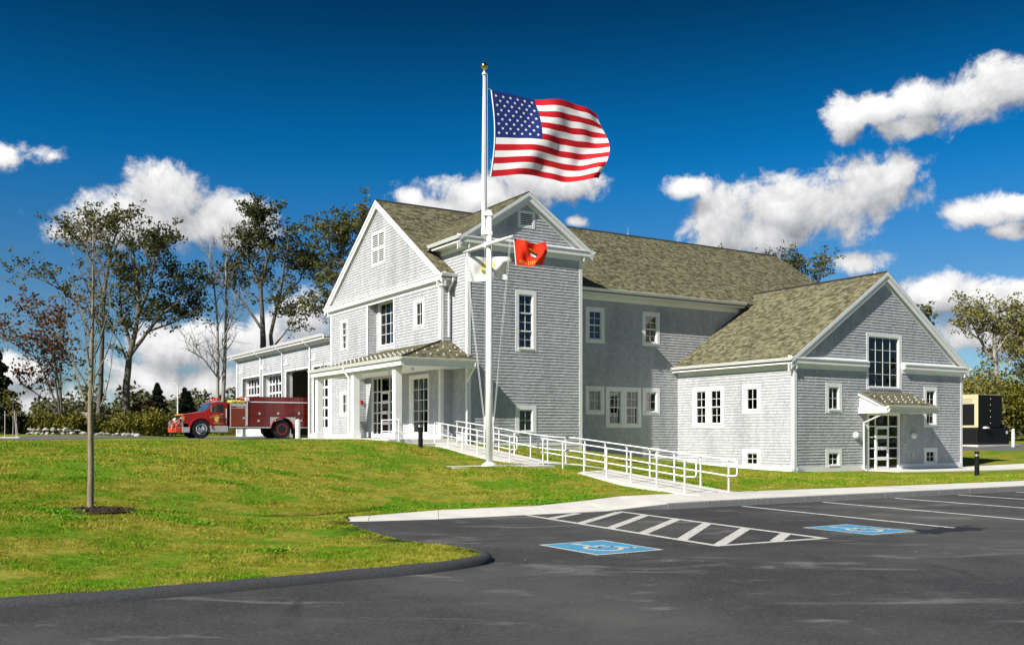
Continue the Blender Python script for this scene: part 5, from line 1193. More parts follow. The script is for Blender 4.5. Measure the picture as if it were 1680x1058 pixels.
for sg in (1, -1):
    for z in (.78, 1.02): mb = MB(); mb.lathe((5.32, sg * .66, z), (1, 0, 0), [(.10, 0), (.10, .03), (.07, .05)], 14); mb.build('headlight', mat('lamp_glass', (.6, .6, .6), None, 3, .1), tk)
    mb = MB(); mb.box((5.20, sg * .90, .98), (5.27, sg * .96, 1.16)); mb.build('turn_signal', mat('amber_lens', (.7, .25, .02), None, 3, .2), tk)
mb = MB(); mb.box((5.22, -.84, 1.25), (5.30, .84, 1.31)); mb.build('marker_bar', mat('amber_lens', (.7, .25, .02)), tk)
mb = MB(); mb.box((4.98, -1.1, .32), (5.36, 1.15, .60)); mb.build('bumper', alum, tk, bevel=.015); mb = MB(); mb.box((5.36, -.75, .33), (5.68, 1.12, .59)); mb.build('bumper_extension', orange, tk, bevel=.015)
rq = random.Random(4); mb = MB(); mbw = MB()
for i in range(9):
    c = Vector((5.52 + rq.uniform(-.10, .16), rq.uniform(-.6, 1.0), .66 + rq.uniform(0, .28))); r_ = rq.uniform(.09, .17); n_ = Vector((rq.uniform(-1, 1), rq.uniform(-1, 1), rq.uniform(.2, 1))).normalized(); a_ = n_.orthogonal().normalized(); b_ = n_.cross(a_)
    (mb if i % 3 else mbw).tube([c + a_*r_*math.cos(t) + b_*r_*math.sin(t) for t in np.linspace(0, 6.0, 14)], .045, 7)
mb.tube([(5.45, .3, .6), (5.6, .5, .75), (5.78, .7, .62), (5.8, .8, .45)], .06, 8); mb.build('front_suction_hose', mat('red_hose', (.45, .06, .04)), tk); mbw.build('white_hose', mat('pale_hose', (.62, .5, .45), None, 6, .8), tk)
mb = MB(); mb.lathe((5.62, -.3, .6), (0, 0, 1), [(.14, 0), (.16, .18), (.12, .3), (.04, .34)], 16); mb.build('siren', chrome, tk)
# roof lights
mb = MB(); mb.box((3.25, -.75, 1.97), (3.5, .75, 2.02)); mb.build('light_bar_base', alum, tk)
for yy in (-.55, 0, .55): mb = MB(); mb.lathe((3.38, yy, 2.02), (0, 0, 1), [(.14, 0), (.14, .08), (.10, .14), (.03, .17)], 14); mb.build('beacon', mat('red_lens', (.55, .01, .01), None, 3, .15, coat=.5), tk, smooth=True)
mb = MB(); mb.lathe((3.7, .7, 1.93), (1, 0, 0), [(.03, -.2), (.035, .1), (.07, .28)], 12); mb.build('air_horn', chrome, tk)
# wheels
def wheel(x, yc, w, front):
    r = empty('wheel', (x, yc, RA)); r.parent = tk; s = 1 if yc > 0 else -1
    mb = MB(); mb.lathe((0, -w/2 * s, 0), (0, s, 0), [(RA - .2, 0), (RA - .06, 0), (RA - .01, .05), (RA, .09), (RA, w - .09), (RA - .01, w - .05), (RA - .06, w), (RA - .22, w - .01)], 28); mb.build('tyre', rubber, r, smooth=False)
    mb = MB(); f = w if front else w * .62
    mb.lathe((0, -w/2 * s, 0), (0, s, 0), [(.27, f - .12), (.295, f + .006), (.27, f + .012), (.20, f - .02 if front else f - .1), (.11, f + .02 if front else f - .06), (.10, f + .07), (.05, f + .09)], 24); mb.build('rim', chrome if front else whitem, r, smooth=False)
    if not front: mb = MB(); mb.lathe((0, -w/2 * s, 0), (0, s, 0), [(.30, w - .03), (.30, w + .004), (.255, w + .004), (.255, w - .03)], 24); mb.build('rim_ring', redt, r)
    mb = MB()
    for k in range(8): a = 2*math.pi*k/8; mb.lathe((.155*math.cos(a), (f - w/2 + .0) * s, .155*math.sin(a)), (0, s, 0), [(.017, -.05), (.017, .025)], 6)
    mb.build('wheel_nuts', chrome, r)
for s in (1, -1): wheel(4.37, s * .97, .28, True); wheel(0, s * .90, .56, False)
for s in (1, -1): mb = MB(); mb.box((-.72, s * .62, .25), (-.70, s * 1.18, .75)); mb.build('mud_flap', rubber, tk)
# gold door lettering
def side_text(txt, cx, cz, width, height, m, rad=None):
    me = text_mesh(txt, 1, .0); xs = [v.co.x for v in me.vertices]; ys = [v.co.y for v in me.vertices]; x0, x1, y0, y1 = min(xs), max(xs), min(ys), max(ys); mb = MB(); vs = []
    for v in me.vertices:
        a = ((v.co.x - x0) / (x1 - x0) - .5) * width; b = ((v.co.y - y0) / (y1 - y0) - .5) * height
        if rad: t = a / rad; px_, pz_ = (rad + b) * math.sin(t), (rad + b) * math.cos(t) - rad
        else: px_, pz_ = a, b
        vs.append((cx - px_, 1.058, cz + pz_))
    mb.add(vs, [tuple(p.vertices) for p in me.polygons]); bpy.data.meshes.remove(me); return mb.build('lettering', m, tk)
side_text('WESTPORT', 3.55, 1.22, .78, .11, yellow, .62); side_text('ENGINE', 3.62, .82, .52, .065, yellow); side_text('8', 3.25, .82, .06, .065, yellow)
mb = MB(); sh_ = [(-.13, .13), (0, .16), (.13, .13), (.11, -.04), (.07, -.14), (0, -.17), (-.07, -.14), (-.11, -.04)]; mb.prism([(3.55 + a, 1.05, 1.03 + b) for a, b in sh_], (0, .012, 0)); mb.build('door_crest', yellow, tk)
mb = MB(); mb.lathe((3.55, 1.058, 1.03), (0, 1, 0), [(.075, 0), (.07, .008)], 16); mb.build('crest_disc', mat('crest_white', (.7, .55, .5), None, 5, .5), tk)

# ------------------------------------------------------------------ generator, car
GX, GY = 30.25, 62.0; gz = tz(GX + 1, GY + 2) + .03
gen = empty('generator', (GX, GY, gz), TH, 'tall cream and black standby generator on black tank behind the building', 'generator')
mb = MB(); mb.box((-.5, -.3, -.25), (4.2, 6.0, .04)); mb.build('concrete_base', conc, gen)
mb = MB(); mb.box((-.2, -.05, .04), (3.45, 5.6, 1.12)); mb.build('fuel_tank', black, gen, bevel=.06)
mb = MB(); mb.tube([(3.0, .2, 1.05), (3.0, 5.2, 1.05)], .32, 16); mb.build('tank_hump', black, gen, smooth=True)
mb = MB(); mb.prism([(0, 0, 1.16), (2.35, 0, 1.16), (2.68, 0, 1.5), (2.68, 0, 3.15), (2.55, 0, 3.28), (0, 0, 3.28)], (0, 5.4, 0)); mb.build('enclosure', black, gen, bevel=.02)
mb = MB(); g0_, g1_, d_ = -.03, 0.02, 5.4
for q in ((0, .26, 1.16, 3.28), (5.1, 5.4, 1.16, 3.28), (.26, 5.1, 1.16, 1.30), (.26, 5.1, 2.70, 3.28)): mb.box((g0_, q[0], q[2]), (g1_, q[1], q[3]))
mb.box((-.03, -.02, 3.28), (2.5, 5.42, 3.32)); mb.build('cream_frame', cream, gen, bevel=.01)
for i in range(16): mb = MB(); mb.box((-.045, .40 + i * .09, 2.78), (-.03, .45 + i * .09, 3.08)); mb.build('vent_slat', mat('cream_slat', (.40, .36, .24)), gen)
mb = MB(); mb.box((-.05, 2.4, 2.0), (-.03, 2.5, 2.1)); mb.build('latch', chrome, gen)
for i in range(5): mb = MB(); mb.lathe((1.35, -.005, 1.45 + i * .4), (0, -1, 0), [(.03, 0), (.02, .02)], 8); mb.build('rivet', alum, gen)
mb = MB(); mb.box((3.05, -.06, .75), (3.25, -.05, .95)); mb.build('warning_label', whitem, gen); mb = MB(); mb.lathe((.75, -.02, 1.1), (0, 0, 1), [(.28, 0), (.22, .10), (.06, .14)], 16); mb.build('filler_cap', alum, gen)

def car(loc, rz, label):
    c = empty('parked_car', loc, rz, label, 'car'); cb = mat('black_car_paint', (.012, .013, .016), None, 2, .2, coat=.7); cg = mat('car_glass', (.02, .025, .03), None, 2, .05)
    prof = [(-2.2, .35), (-2.25, .75), (-2.1, .92), (-1.75, .98), (-1.2, 1.45), (.2, 1.47), (.95, 1.0), (1.9, .88), (2.2, .7), (2.2, .35), (1.75, .30), (1.05, .30), (-1.0, .30), (-1.7, .30)]
    mb = MB(); mb.prism([(x, -.85, z) for x, z in prof], (0, 1.7, 0)); mb.build('body', cb, c, bevel=.06)
    mb = MB(); mb.hexa([(.98, -.68, 1.03), (.98, .68, 1.03), (.94, .68, 1.01), (.94, -.68, 1.01), (.30, -.6, 1.43), (.30, .6, 1.43), (.25, .6, 1.43), (.25, -.6, 1.43)]); mb.build('windshield', cg, c)
    for s in (1, -1):
        mb = MB(); mb.prism([(x, s * .855, z) for x, z in [(-1.55, 1.02), (-1.15, 1.38), (.15, 1.40), (.75, 1.02)]], (0, s * .01, 0)); mb.build('side_window', cg, c)
        mb = MB(); mb.lathe((2.12, s * .62, .72), (1, 0, 0), [(.10, 0), (.09, .06)], 12); mb.build('headlight', MATS['lamp_glass'], c)
        for x in (-1.35, 1.4):
            w = empty('wheel', (x, s * .8, .32)); w.parent = c; mb = MB(); mb.lathe((0, -.1 * s, 0), (0, s, 0), [(.2, 0), (.31, 0), (.32, .04), (.32, .16), (.30, .2), (.2, .2)], 18); mb.build('tyre', rubber, w); mb = MB(); mb.lathe((0, -.1 * s, 0), (0, s, 0), [(.2, .1), (.2, .2), (.05, .21)], 14); mb.build('rim', alum, w)
    mb = MB(); mb.box((2.18, -.26, .48), (2.22, .26, .60)); mb.build('number_plate', whitem, c)
    return c
car((77.6, 145.5, tz(77.6, 145.5) + .05), R(-100), 'black car parked far off beyond the white guard post and generator')

# ------------------------------------------------------------------ vegetation
LM = {k: leaf_mat('leaf_' + k, a, b) for k, (a, b) in dict(
    oak=((.040, .052, .013), (.175, .165, .045)), dark=((.024, .036, .010), (.118, .115, .034)), olive=((.09, .10, .024), (.30, .26, .075)), red=((.10, .035, .018), (.20, .11, .05)), brown=((.06, .04, .018), (.15, .10, .04)),
    yellow=((.09, .10, .012), (.26, .23, .03)), conifer=((.008, .016, .010), (.025, .038, .018)), shrub=((.06, .07, .010), (.23, .20, .03)), far=((.09, .10, .04), (.18, .165, .075)), rust=((.06, .03, .012), (.13, .07, .03))).items()}
def leaf_cloud(P, size, seed, up=.25):
    """P: (n,3) leaf centres -> quads with random tilt"""
    r = np.random.default_rng(seed); n = len(P); a = r.normal(size=(n, 3)); a /= np.linalg.norm(a, axis=1)[:, None]; b = r.normal(size=(n, 3)); b -= a * (a * b).sum(1)[:, None]; b /= np.linalg.norm(b, axis=1)[:, None]
    s = size * r.uniform(.55, 1.35, (n, 1)); a *= s; b *= s * .62
    V = np.stack([P - a, P + b, P + a, P - b], 1).reshape(-1, 3); return V
def quads_obj(name, V, m, parent=None, loc=(0, 0, 0), kind=None):
    n = len(V) // 4; me = bpy.data.meshes.new(name); me.vertices.add(len(V)); me.vertices.foreach_set('co', (V - np.array(loc)).astype(np.float32).ravel())
    me.loops.add(len(V)); me.loops.foreach_set('vertex_index', np.arange(len(V), dtype=np.int32)); me.polygons.add(n); me.polygons.foreach_set('loop_start', np.arange(0, len(V), 4, dtype=np.int32)); me.polygons.foreach_set('loop_total', np.full(n, 4, np.int32))
    me.update(calc_edges=True); me.materials.append(m); o = bpy.data.objects.new(name, me); COL.objects.link(o); o.parent = parent
    if kind: o['kind'] = kind
    return o
def px3(px, py, Y): return Vector(((px - 840) / 1568 * Y, Y, CAMZ + (711 - py) / 1568 * Y))
def tree(name, label, Y, stems, seed, leaf='oak', barkm=None, n2=9, n3=5, l2=3.2, l3=1.3, t0=.35, clump=.55, per=20, lsize=.16, group=None, bare=0.0, upk=.5, wig=.5, droop=0, cat='tree', depth=1.0):
    """stems: [(points in picture units at depth Y, r0, r1, leafy)] -> trunk and crown meshes"""
    rng = random.Random(seed); x0, y0 = stems[0][0][0]; base = px3(x0, y0, Y); gz_ = tz(base.x, base.y)
    root = empty(name, (base.x, base.y, gz_), 0, label, cat, group); wood = MB(); tips = []
    for si, (pts, r0, r1, leafy) in enumerate(stems):
        P = [px3(a, b, Y) for a, b in pts]
        if si == 0 or abs(pts[0][1] - y0) < 4: P[0].z = gz_ - .2
        dy = rng.uniform(-1, 1) * 2.0 * depth if si else 0
        P = [p + Vector((0, dy * (i / max(1, len(P)-1)), 0)) for i, p in enumerate(P)]
        Q = []                                     # subdivide with a little wander
        for a, b in zip(P, P[1:]):
            for k in range(4): t = k / 4; Q.append(a + (b - a) * t + Vector((rng.uniform(-1, 1), rng.uniform(-1, 1), 0)) * .06 * wig * (0 if not Q else 1) * (b - a).length * .3)
        Q.append(P[-1]); n = len(Q); rad = [r0 + (r1 - r0) * (i / (n-1)) ** .8 for i in range(n)]; wood.tube([q - root.location for q in Q], rad, 8)
        if not leafy: continue
        for j in range(int(n2 * leafy)):
            t = t0 + (1 - t0) * (j + rng.random()) / (n2 * leafy); k = min(int(t * (n-1)), n-2); p = Q[k]; d0 = (Q[k+1] - Q[k]).normalized()
            d = (Vector((rng.gauss(0, 1), rng.gauss(0, 1), rng.gauss(0, .5))).normalized() + d0 * .6 + Vector((0, 0, upk))).normalized(); L_ = l2 * rng.uniform(.55, 1.2) * (1.15 - .55 * t); rr = max(.02, rad[k] * .5); B = [p]
            for s in range(5):
                d = (d + Vector((rng.gauss(0, 1), rng.gauss(0, 1), rng.gauss(0, 1))) * .22 * wig + Vector((0, 0, .06 - droop * .1))).normalized(); B.append(B[-1] + d * L_ / 5)
            wood.tube([q - root.location for q in B], [rr + (.012 - rr) * i / 5 for i in range(6)], 5)
            for m_ in range(n3):
                q = 1 + rng.random() * 4; i = int(q); pt = B[i] + (B[min(i+1, 5)] - B[i]) * (q - i); e = (Vector((rng.gauss(0, 1), rng.gauss(0, 1), rng.gauss(0, .7) + .25)).normalized() + d * .5).normalized(); L3 = l3 * rng.uniform(.5, 1.2)
                C = [pt, pt + e * L3 * .5 + Vector((0, 0, .04)), pt + e * L3 + Vector((0, 0, .08 - droop * .1))]; wood.tube([c - root.location for c in C], [.018, .012, .006], 4, cap=False)
                if rng.random() > bare: tips.append((C[2], 1.0)); tips.append((C[1], .7))
            if rng.random() > bare: tips.append((B[-1], 1.0))
    wood.build('trunk', barkm or bark, root, smooth=True)
    if tips:
        r = np.random.default_rng(seed); T = np.array([t[0] for t in tips]); w = np.array([t[1] for t in tips]); cnt = np.maximum(1, (per * w * r.uniform(.3, 1.6, len(T)))).astype(int)
        C = np.repeat(T, cnt, 0); off = r.normal(size=(len(C), 3)); off *= (clump * r.random((len(C), 1)) ** .5 / np.maximum(.3, np.linalg.norm(off, axis=1)[:, None])); off[:, 2] *= .6
        quads_obj('crown', leaf_cloud(C + off, lsize, seed), LM[leaf], root, loc=tuple(root.location))
    return root
G1 = 'tall trees beyond the stone wall'
tree('oak_tree', 'big dark oak with forked trunk, spreading towards the fire engine', 70, [
    ([(205, 701), (207, 640), (212, 585), (222, 545), (228, 500), (222, 440), (215, 395)], .34, .06, .9), ([(212, 585), (238, 548), (262, 515), (292, 492), (322, 452)], .17, .04, 1.1), ([(225, 520), (250, 470), (262, 425), (280, 400)], .13, .04, 1.1), ([(216, 570), (196, 520), (190, 470), (192, 425)], .13, .04, .8), ([(240, 545), (285, 525), (318, 500)], .10, .03, .7)], 21, 'dark', n2=11, n3=6, l2=2.6, clump=.55, per=17, lsize=.12, t0=.3, group=G1)
tree('oak_tree', 'tall open oak with long bare limb reaching out over the reddish maple', 74, [
    ([(163, 700), (165, 620), (168, 540), (172, 470), (182, 410), (196, 368)], .24, .05, .8), ([(168, 530), (140, 508), (112, 480), (78, 462), (45, 450)], .11, .03, .8), ([(170, 490), (150, 430), (120, 392), (100, 378)], .10, .03, 1.0), ([(176, 440), (200, 400), (225, 375)], .09, .03, .9), ([(174, 460), (158, 400), (150, 365)], .08, .03, .9)], 22, 'oak', n2=9, n3=5, l2=2.6, clump=.45, per=12, lsize=.12, t0=.35, group=G1)
tree('maple_tree', 'thin many-stemmed maple with sparse reddish autumn leaves beyond stone wall', 68, [
    ([(101, 696), (99, 640), (88, 585), (70, 540), (50, 510)], .12, .025, 1), ([(101, 690), (97, 630), (100, 570), (104, 520)], .10, .02, .9), ([(102, 688), (106, 620), (118, 560), (128, 515)], .10, .02, .9), ([(99, 680), (84, 630), (72, 590), (45, 570), (20, 555)], .08, .02, 1), ([(98, 688), (80, 660), (55, 640), (35, 625)], .07, .02, .9)], 23, 'red', n2=9, n3=5, l2=2.2, clump=.42, per=7, lsize=.13, t0=.3, upk=.9, group=G1)
tree('bare_tree', 'leafless grey tree with twin slender trunks left of the engine bays', 72, [
    ([(358, 690), (358, 600), (356, 520), (350, 450), (345, 400)], .15, .03, 1), ([(366, 690), (365, 600), (366, 500), (362, 430), (365, 375)], .19, .03, 1), ([(358, 620), (340, 590), (318, 575)], .07, .02, .7), ([(365, 560), (385, 530), (396, 505)], .06, .02, .7)], 24, 'oak', barkp, n2=13, n3=7, l2=2.2, l3=1.3, bare=1.0, t0=.2, upk=.8, group=G1)
tree('oak_tree', 'dark oak with broad crown and several trunks rising behind the engine bays', 76, [
    ([(432, 690), (432, 560), (430, 520), (428, 470), (440, 420), (452, 385)], .30, .06, .8), ([(455, 690), (450, 590), (446, 550), (462, 490), (472, 430), (482, 385)], .24, .05, .9), ([(430, 540), (405, 505), (378, 470), (372, 440)], .13, .04, .7), ([(428, 480), (408, 430), (392, 395)], .12, .04, 1), ([(462, 490), (490, 460), (500, 430)], .10, .03, 1), ([(440, 420), (425, 385), (432, 365)], .09, .03, 1), ([(448, 570), (476, 540), (492, 515)], .08, .02, .5)], 25, 'dark', n2=10, n3=6, l2=2.4, clump=.52, per=16, lsize=.12, t0=.5, group=G1)
tree('oak_tree', 'dark oak half hidden by the white gable of the station', 72, [
    ([(585, 690), (580, 560), (570, 480), (562, 420), (565, 380)], .26, .05, 1), ([(572, 500), (545, 470), (528, 445)], .12, .03, 1), ([(565, 440), (540, 410), (530, 385)], .10, .03, 1), ([(565, 420), (585, 390), (590, 370)], .10, .03, 1), ([(576, 530), (550, 525), (530, 510)], .09, .03, .9)], 26, 'oak', n2=9, n3=6, l2=2.2, clump=.45, per=13, lsize=.12, t0=.3, group=G1)
G2 = 'trees showing above the long roof'
for i, (bx, top, lab, px_) in enumerate(((1222, 412, 'wispy thin tree tops showing just above the long ridge', 5), (1318, 412, 'sparse tree crown showing past the end of the long ridge', 7))):
    tree('roadside_tree', lab, 82, [([(bx, 690), (bx + 2, 560), (bx, 480), (bx + 4, top + 25)], .22, .03, .9), ([(bx, 540), (bx + 26, 470), (bx + 40, top + 16)], .10, .02, 1), ([(bx, 520), (bx - 22, 460), (bx - 30, top + 24)], .09, .02, 1)], 30 + i, 'oak', n2=8, n3=6, l2=1.7, l3=1.1, clump=.42, per=px_, lsize=.12, upk=1.2, t0=.5, group=G2)
tree('roadside_tree', 'small tree tip showing behind the slope of the wing gable', 95, [([(1512, 700), (1513, 600), (1514, 515)], .2, .04, 1)], 33, 'oak', n2=12, n3=5, l2=1.8, per=16, t0=.6, group=G2)
tree('locust_tree', 'tall pale-trunked tree with sparse olive leaves behind the generator', 84, [
    ([(1645, 702), (1640, 640), (1632, 590), (1630, 545), (1640, 515)], .30, .06, .9), ([(1632, 600), (1612, 560), (1600, 530), (1592, 505)], .13, .03, 1.1), ([(1632, 580), (1655, 545), (1668, 512)], .13, .03, 1), ([(1612, 560), (1588, 548), (1574, 530)], .09, .03, 1), ([(1640, 620), (1672, 580), (1690, 540)], .12, .03, 1)], 34, 'olive', barkp, n2=10, n3=6, l2=2.4, clump=.45, per=10, lsize=.12, t0=.3)
tree('locust_tree', 'olive-leaved tree standing at the edge of the car park, right of the generator', 92, [([(1690, 702), (1688, 640), (1684, 580), (1690, 530)], .25, .05, 1), ([(1686, 610), (1668, 575), (1660, 545)], .12, .03, 1), ([(1688, 600), (1705, 560), (1712, 540)], .12, .03, 1)], 35, 'olive', n2=12, n3=6, l2=2.8, clump=.5, per=14, lsize=.13, t0=.3)
def bush(name, label, X, Y, w, d, h, seed, leaf='shrub', n=900, lsize=.12, group=None, cat='shrub', lobes=7, gz_=None):
    r = np.random.default_rng(seed); g = tz(X, Y) if gz_ is None else gz_; root = empty(name, (X, Y, g), 0, label, cat, group)
    C = np.stack([r.uniform(-.36, .36, lobes) * w, r.uniform(-.36, .36, lobes) * d, r.uniform(.28, .72, lobes) * h], 1); rad = r.uniform(.2, .36, lobes)
    k = r.integers(0, lobes, n); o = r.normal(size=(n, 3)); o /= np.linalg.norm(o, axis=1)[:, None]; o *= (r.random((n, 1)) ** .35)
    P = C[k] + o * np.stack([rad[k] * w, rad[k] * d, rad[k] * h * 1.1], 1); P[:, 2] = np.maximum(P[:, 2], .03)
    quads_obj('foliage', leaf_cloud(P + np.array([X, Y, g]), lsize, seed), LM[leaf], root, loc=(X, Y, g)); mb = MB()
    for q in range(lobes): mb.tube([(C[q, 0] * .2, C[q, 1] * .2, -.05), tuple(C[q] * .7), tuple(C[q])], [.04, .025, .01], 5)
    mb.build('stem', bark, root); return root
G3 = 'shrubs behind the stone wall'
rb_ = random.Random(6)
for i, (px_, Y, w, h, lf, lab) in enumerate(((8, 66, 3.4, 2.0, 'conifer', 'dark low evergreen shrub at the edge of the wood by the staked sapling'), (52, 66.5, 3.0, 1.7, 'shrub', 'yellow-green shrub at the end of the stone wall'), (80, 67, 2.6, 1.6, 'yellow', 'yellow leafy shrub behind the stone wall below the maple'), (104, 66.5, 2.8, 1.5, 'shrub', 'rounded olive shrub in front of the maple stems'), (128, 67, 2.4, 1.4, 'shrub', 'olive shrub behind the sapling trunk'), (152, 67, 2.4, 1.5, 'dark', 'dark shrub at the foot of the tall open oak'), (182, 67, 2.6, 1.4, 'shrub', 'low olive shrub between the two oak trunks'), (224, 66, 3.0, 2.0, 'shrub', 'tall olive shrub right of the forked oak'), (248, 66, 2.6, 1.8, 'yellow', 'yellowish shrub near the nose of the fire engine'), (272, 66.5, 2.6, 1.5, 'shrub', 'loose olive shrub directly behind the fire engine bumper'), (222, 71, 2.6, 2.8, 'rust', 'rust-brown bush behind the olive shrubs'))):
    bush('shrub', lab, (px_ - 840) / 1568 * Y, Y, w, 2.2, h, 40 + i, lf, 1500, .11, G3)
bush('shrub', 'dark bushy thicket left of the generator against the wing', 36.5, 80, 9, 5, 6.2, 60, 'olive', 9000, .13, None, lobes=18); bush('shrub', 'broad olive thicket rising behind the generator', 43, 84, 11, 6, 6.6, 61, 'shrub', 11000, .13, None, lobes=20); bush('shrub', 'dark thicket beside the far parked car', 50, 92, 10, 6, 6.0, 62, 'oak', 9000, .13, None, lobes=18)
def conifer(label, X, Y, h, w, seed, n=2600, group=None):
    r = np.random.default_rng(seed); g = tz(X, Y); root = empty('spruce_tree', (X, Y, g), 0, label, 'tree', group); t = r.random(n) ** .8; z = .06 * h + t * h * .94; lay = .78 + .22 * np.sin(t * 46 + r.uniform(0, 1, n)); rad = (1 - t) ** .85 * w / 2 * lay * r.random(n) ** .25 + .05; a = r.uniform(0, 2*math.pi, n)
    P = np.stack([X + rad * np.cos(a), Y + rad * np.sin(a), g + z - rad * .25], 1); quads_obj('crown', leaf_cloud(P, .20, seed), LM['conifer'], root, loc=(X, Y, g)); mb = MB(); mb.tube([(0, 0, -.1), (0, 0, h * .95)], [.05 * w, .02], 7); mb.build('trunk', bark, root)
G4 = 'dark conifers in the distance'
conifer('tall dark spruce between the forked oak and the thin light pole', (258 - 840) / 1568 * 105, 105, 5.0, 4.2, 70, group=G4); conifer('dark spruce rising behind the hood of the fire engine', (303 - 840) / 1568 * 108, 108, 4.6, 3.0, 71, group=G4); conifer('narrow dark spruce beside the one behind the engine hood', (310 - 840) / 1568 * 110, 110, 4.2, 2.8, 72, group=G4)
conifer('big dark evergreen at the edge of the wood left of the maple', (-12 - 840) / 1568 * 66, 66, 6.6, 4.6, 73, 4200)
# far wood as one mass, with an added ring out of view
def woods():
    r = np.random.default_rng(9); PS = []
    for i in range(250):
        a = r.uniform(-1, 1); X = a * 190; Y = r.uniform(150, 215); h = r.uniform(4.5, 8.5); w = r.uniform(5, 10); g = 2.2; n = 420
        o = r.normal(size=(n, 3)); o /= np.linalg.norm(o, axis=1)[:, None]; o *= r.random((n, 1)) ** .3; PS.append(np.stack([X + o[:, 0] * w * .5, Y + o[:, 1] * w * .4, g + h * .5 + o[:, 2] * h * .5], 1))
    for i in range(190):  # unseen ring behind the camera, added to dim glass reflections and horizon fill
        t = r.uniform(R(40), R(320)); d = r.uniform(105, 150); h = r.uniform(8, 14); w = r.uniform(7, 12); n = 260
        o = r.normal(size=(n, 3)); o /= np.linalg.norm(o, axis=1)[:, None]; o *= r.random((n, 1)) ** .3; PS.append(np.stack([math.sin(t) * d + o[:, 0] * w * .5, math.cos(t) * d + o[:, 1] * w * .5, .8 + h * .48 + o[:, 2] * h * .5], 1))
    P = np.concatenate(PS); o = quads_obj('distant_woods', leaf_cloud(P, .45, 9), LM['far'], kind='stuff'); tag(o, 'low hazy green woods along the far horizon and an added ring out of view', 'woods')
woods()
# undergrowth closing the view under the trees
def under():
    r = np.random.default_rng(12); n = 26000; X = r.uniform(-75, -14, n); Y = 69 + r.random(n) * 10; h = .5 + 1.1 * (np.sin(X * 1.3) * .5 + .5) * (np.sin(X * .53 + 1) * .5 + .5); P = np.stack([X, Y, terrain(X, Y) + r.random(n) ** .8 * h], 1)
    o = quads_obj('undergrowth', leaf_cloud(P, .12, 12), LM['shrub'], kind='stuff'); tag(o, 'tangled low olive undergrowth behind the stone wall', 'undergrowth')
under()
# stone wall
swl = empty('stone_wall', (-30, 63.5, tz(-30, 63.5)), 0, 'low tumbled wall of pale field stones at the edge of the lawn', 'wall'); rw_ = random.Random(2); proto = []
for k in range(5):
    bm = bmesh.new(); bmesh.ops.create_icosphere(bm, subdivisions=1, radius=.5)
    for v in bm.verts: v.co *= rw_.uniform(.75, 1.15)
    me = bpy.data.meshes.new('stone'); bm.to_mesh(me); bm.free(); me.materials.append(stonem); proto.append(me)
for i in range(62):
    px_ = 42 + 190 * (i % 42 + rw_.random()) / 42; X = (px_ - 840) / 1568 * 63.5; Y = 63.5 + rw_.uniform(-.3, .3); s = rw_.uniform(.16, .44); lvl = i // 42
    o = bpy.data.objects.new('stone', rw_.choice(proto)); COL.objects.link(o); o.parent = swl; o.location = Vector((X, Y, tz(X, Y) + s * .26 + lvl * .24)) - swl.location; o.scale = (s * 1.3, s, s * .72); o.rotation_euler = (rw_.uniform(-.3, .3), rw_.uniform(-.3, .3), rw_.uniform(0, 6))
# young trees
SX, SY = -7.08, 16.05; SZ = tz(SX, SY)
def sapling():
    rng = random.Random(51); root = empty('sapling', (SX, SY, SZ), 0, 'slender young tree with thin upswept branches in a mulch ring on the lawn', 'tree'); wood = MB(); tips = []
    T = [Vector((0, 0, -.05)), Vector((.0, 0, .06)), Vector((.01, 0, .8)), Vector((.0, 0, 1.55)), Vector((.015, .0, 2.4)), Vector((.03, .02, 3.3)), Vector((.05, 0, 4.2)), Vector((.04, 0, 4.85))]
    wood.tube(T, [.075, .056, .048, .045, .038, .026, .014, .005], 10)
    for i in range(24):
        t = (i + rng.random()) / 24; z = 1.42 + t * 3.0; a = rng.uniform(0, 2*math.pi) if i > 8 else (i * 2.4 + .5); L_ = (1.75 - 1.15 * t) * rng.uniform(.7, 1.15); x0 = .02 * t; p = Vector((x0, 0, z)); d = Vector((math.cos(a) * .58, math.sin(a) * .58, .80 + .3 * rng.random())); B = [p]; r0 = .0155 * (1 - .6 * t)
        for s in range(6): d = (d + Vector((rng.gauss(0, .06), rng.gauss(0, .06), .16))).normalized(); B.append(B[-1] + d * L_ / 6)
        wood.tube(B, [r0 * (1 - .85 * s / 6) for s in range(7)], 6)
        for m_ in range(3):
            k = rng.randint(1, 5); e = (d + Vector((rng.gauss(0, .7), rng.gauss(0, .7), .3))).normalized(); l = rng.uniform(.2, .55) * (1.1 - .5*t); C = [B[k], B[k] + e * l * .5, B[k] + e * l + Vector((0, 0, .04))]; wood.tube(C, [.006, .004, .002], 4, cap=False); tips.append(C[2]); tips.append(C[1])
    wood.build('trunk', bark_s, root, smooth=True); r = np.random.default_rng(5); Tn = np.array([tuple(t) for t in tips if rng.random() < .6]); C = np.repeat(Tn, 4, 0) + r.normal(size=(len(Tn)*4, 3)) * .07
    quads_obj('crown', leaf_cloud(C, .026, 5), LM['brown'], root)
sapling()
mb = MB(); rm = random.Random(7)
vs = [(0, 0, .05)]; 
for k in range(40): a = 2*math.pi*k/40; rr = .56 * (1 + .12 * math.sin(3*a) + .1 * rm.uniform(-1, 1)); vs.append((rr*math.cos(a) * 1.1, rr*math.sin(a) * .95, -.015))
mb.add(vs, [(0, k+1, (k+1) % 40 + 1) for k in range(40)])
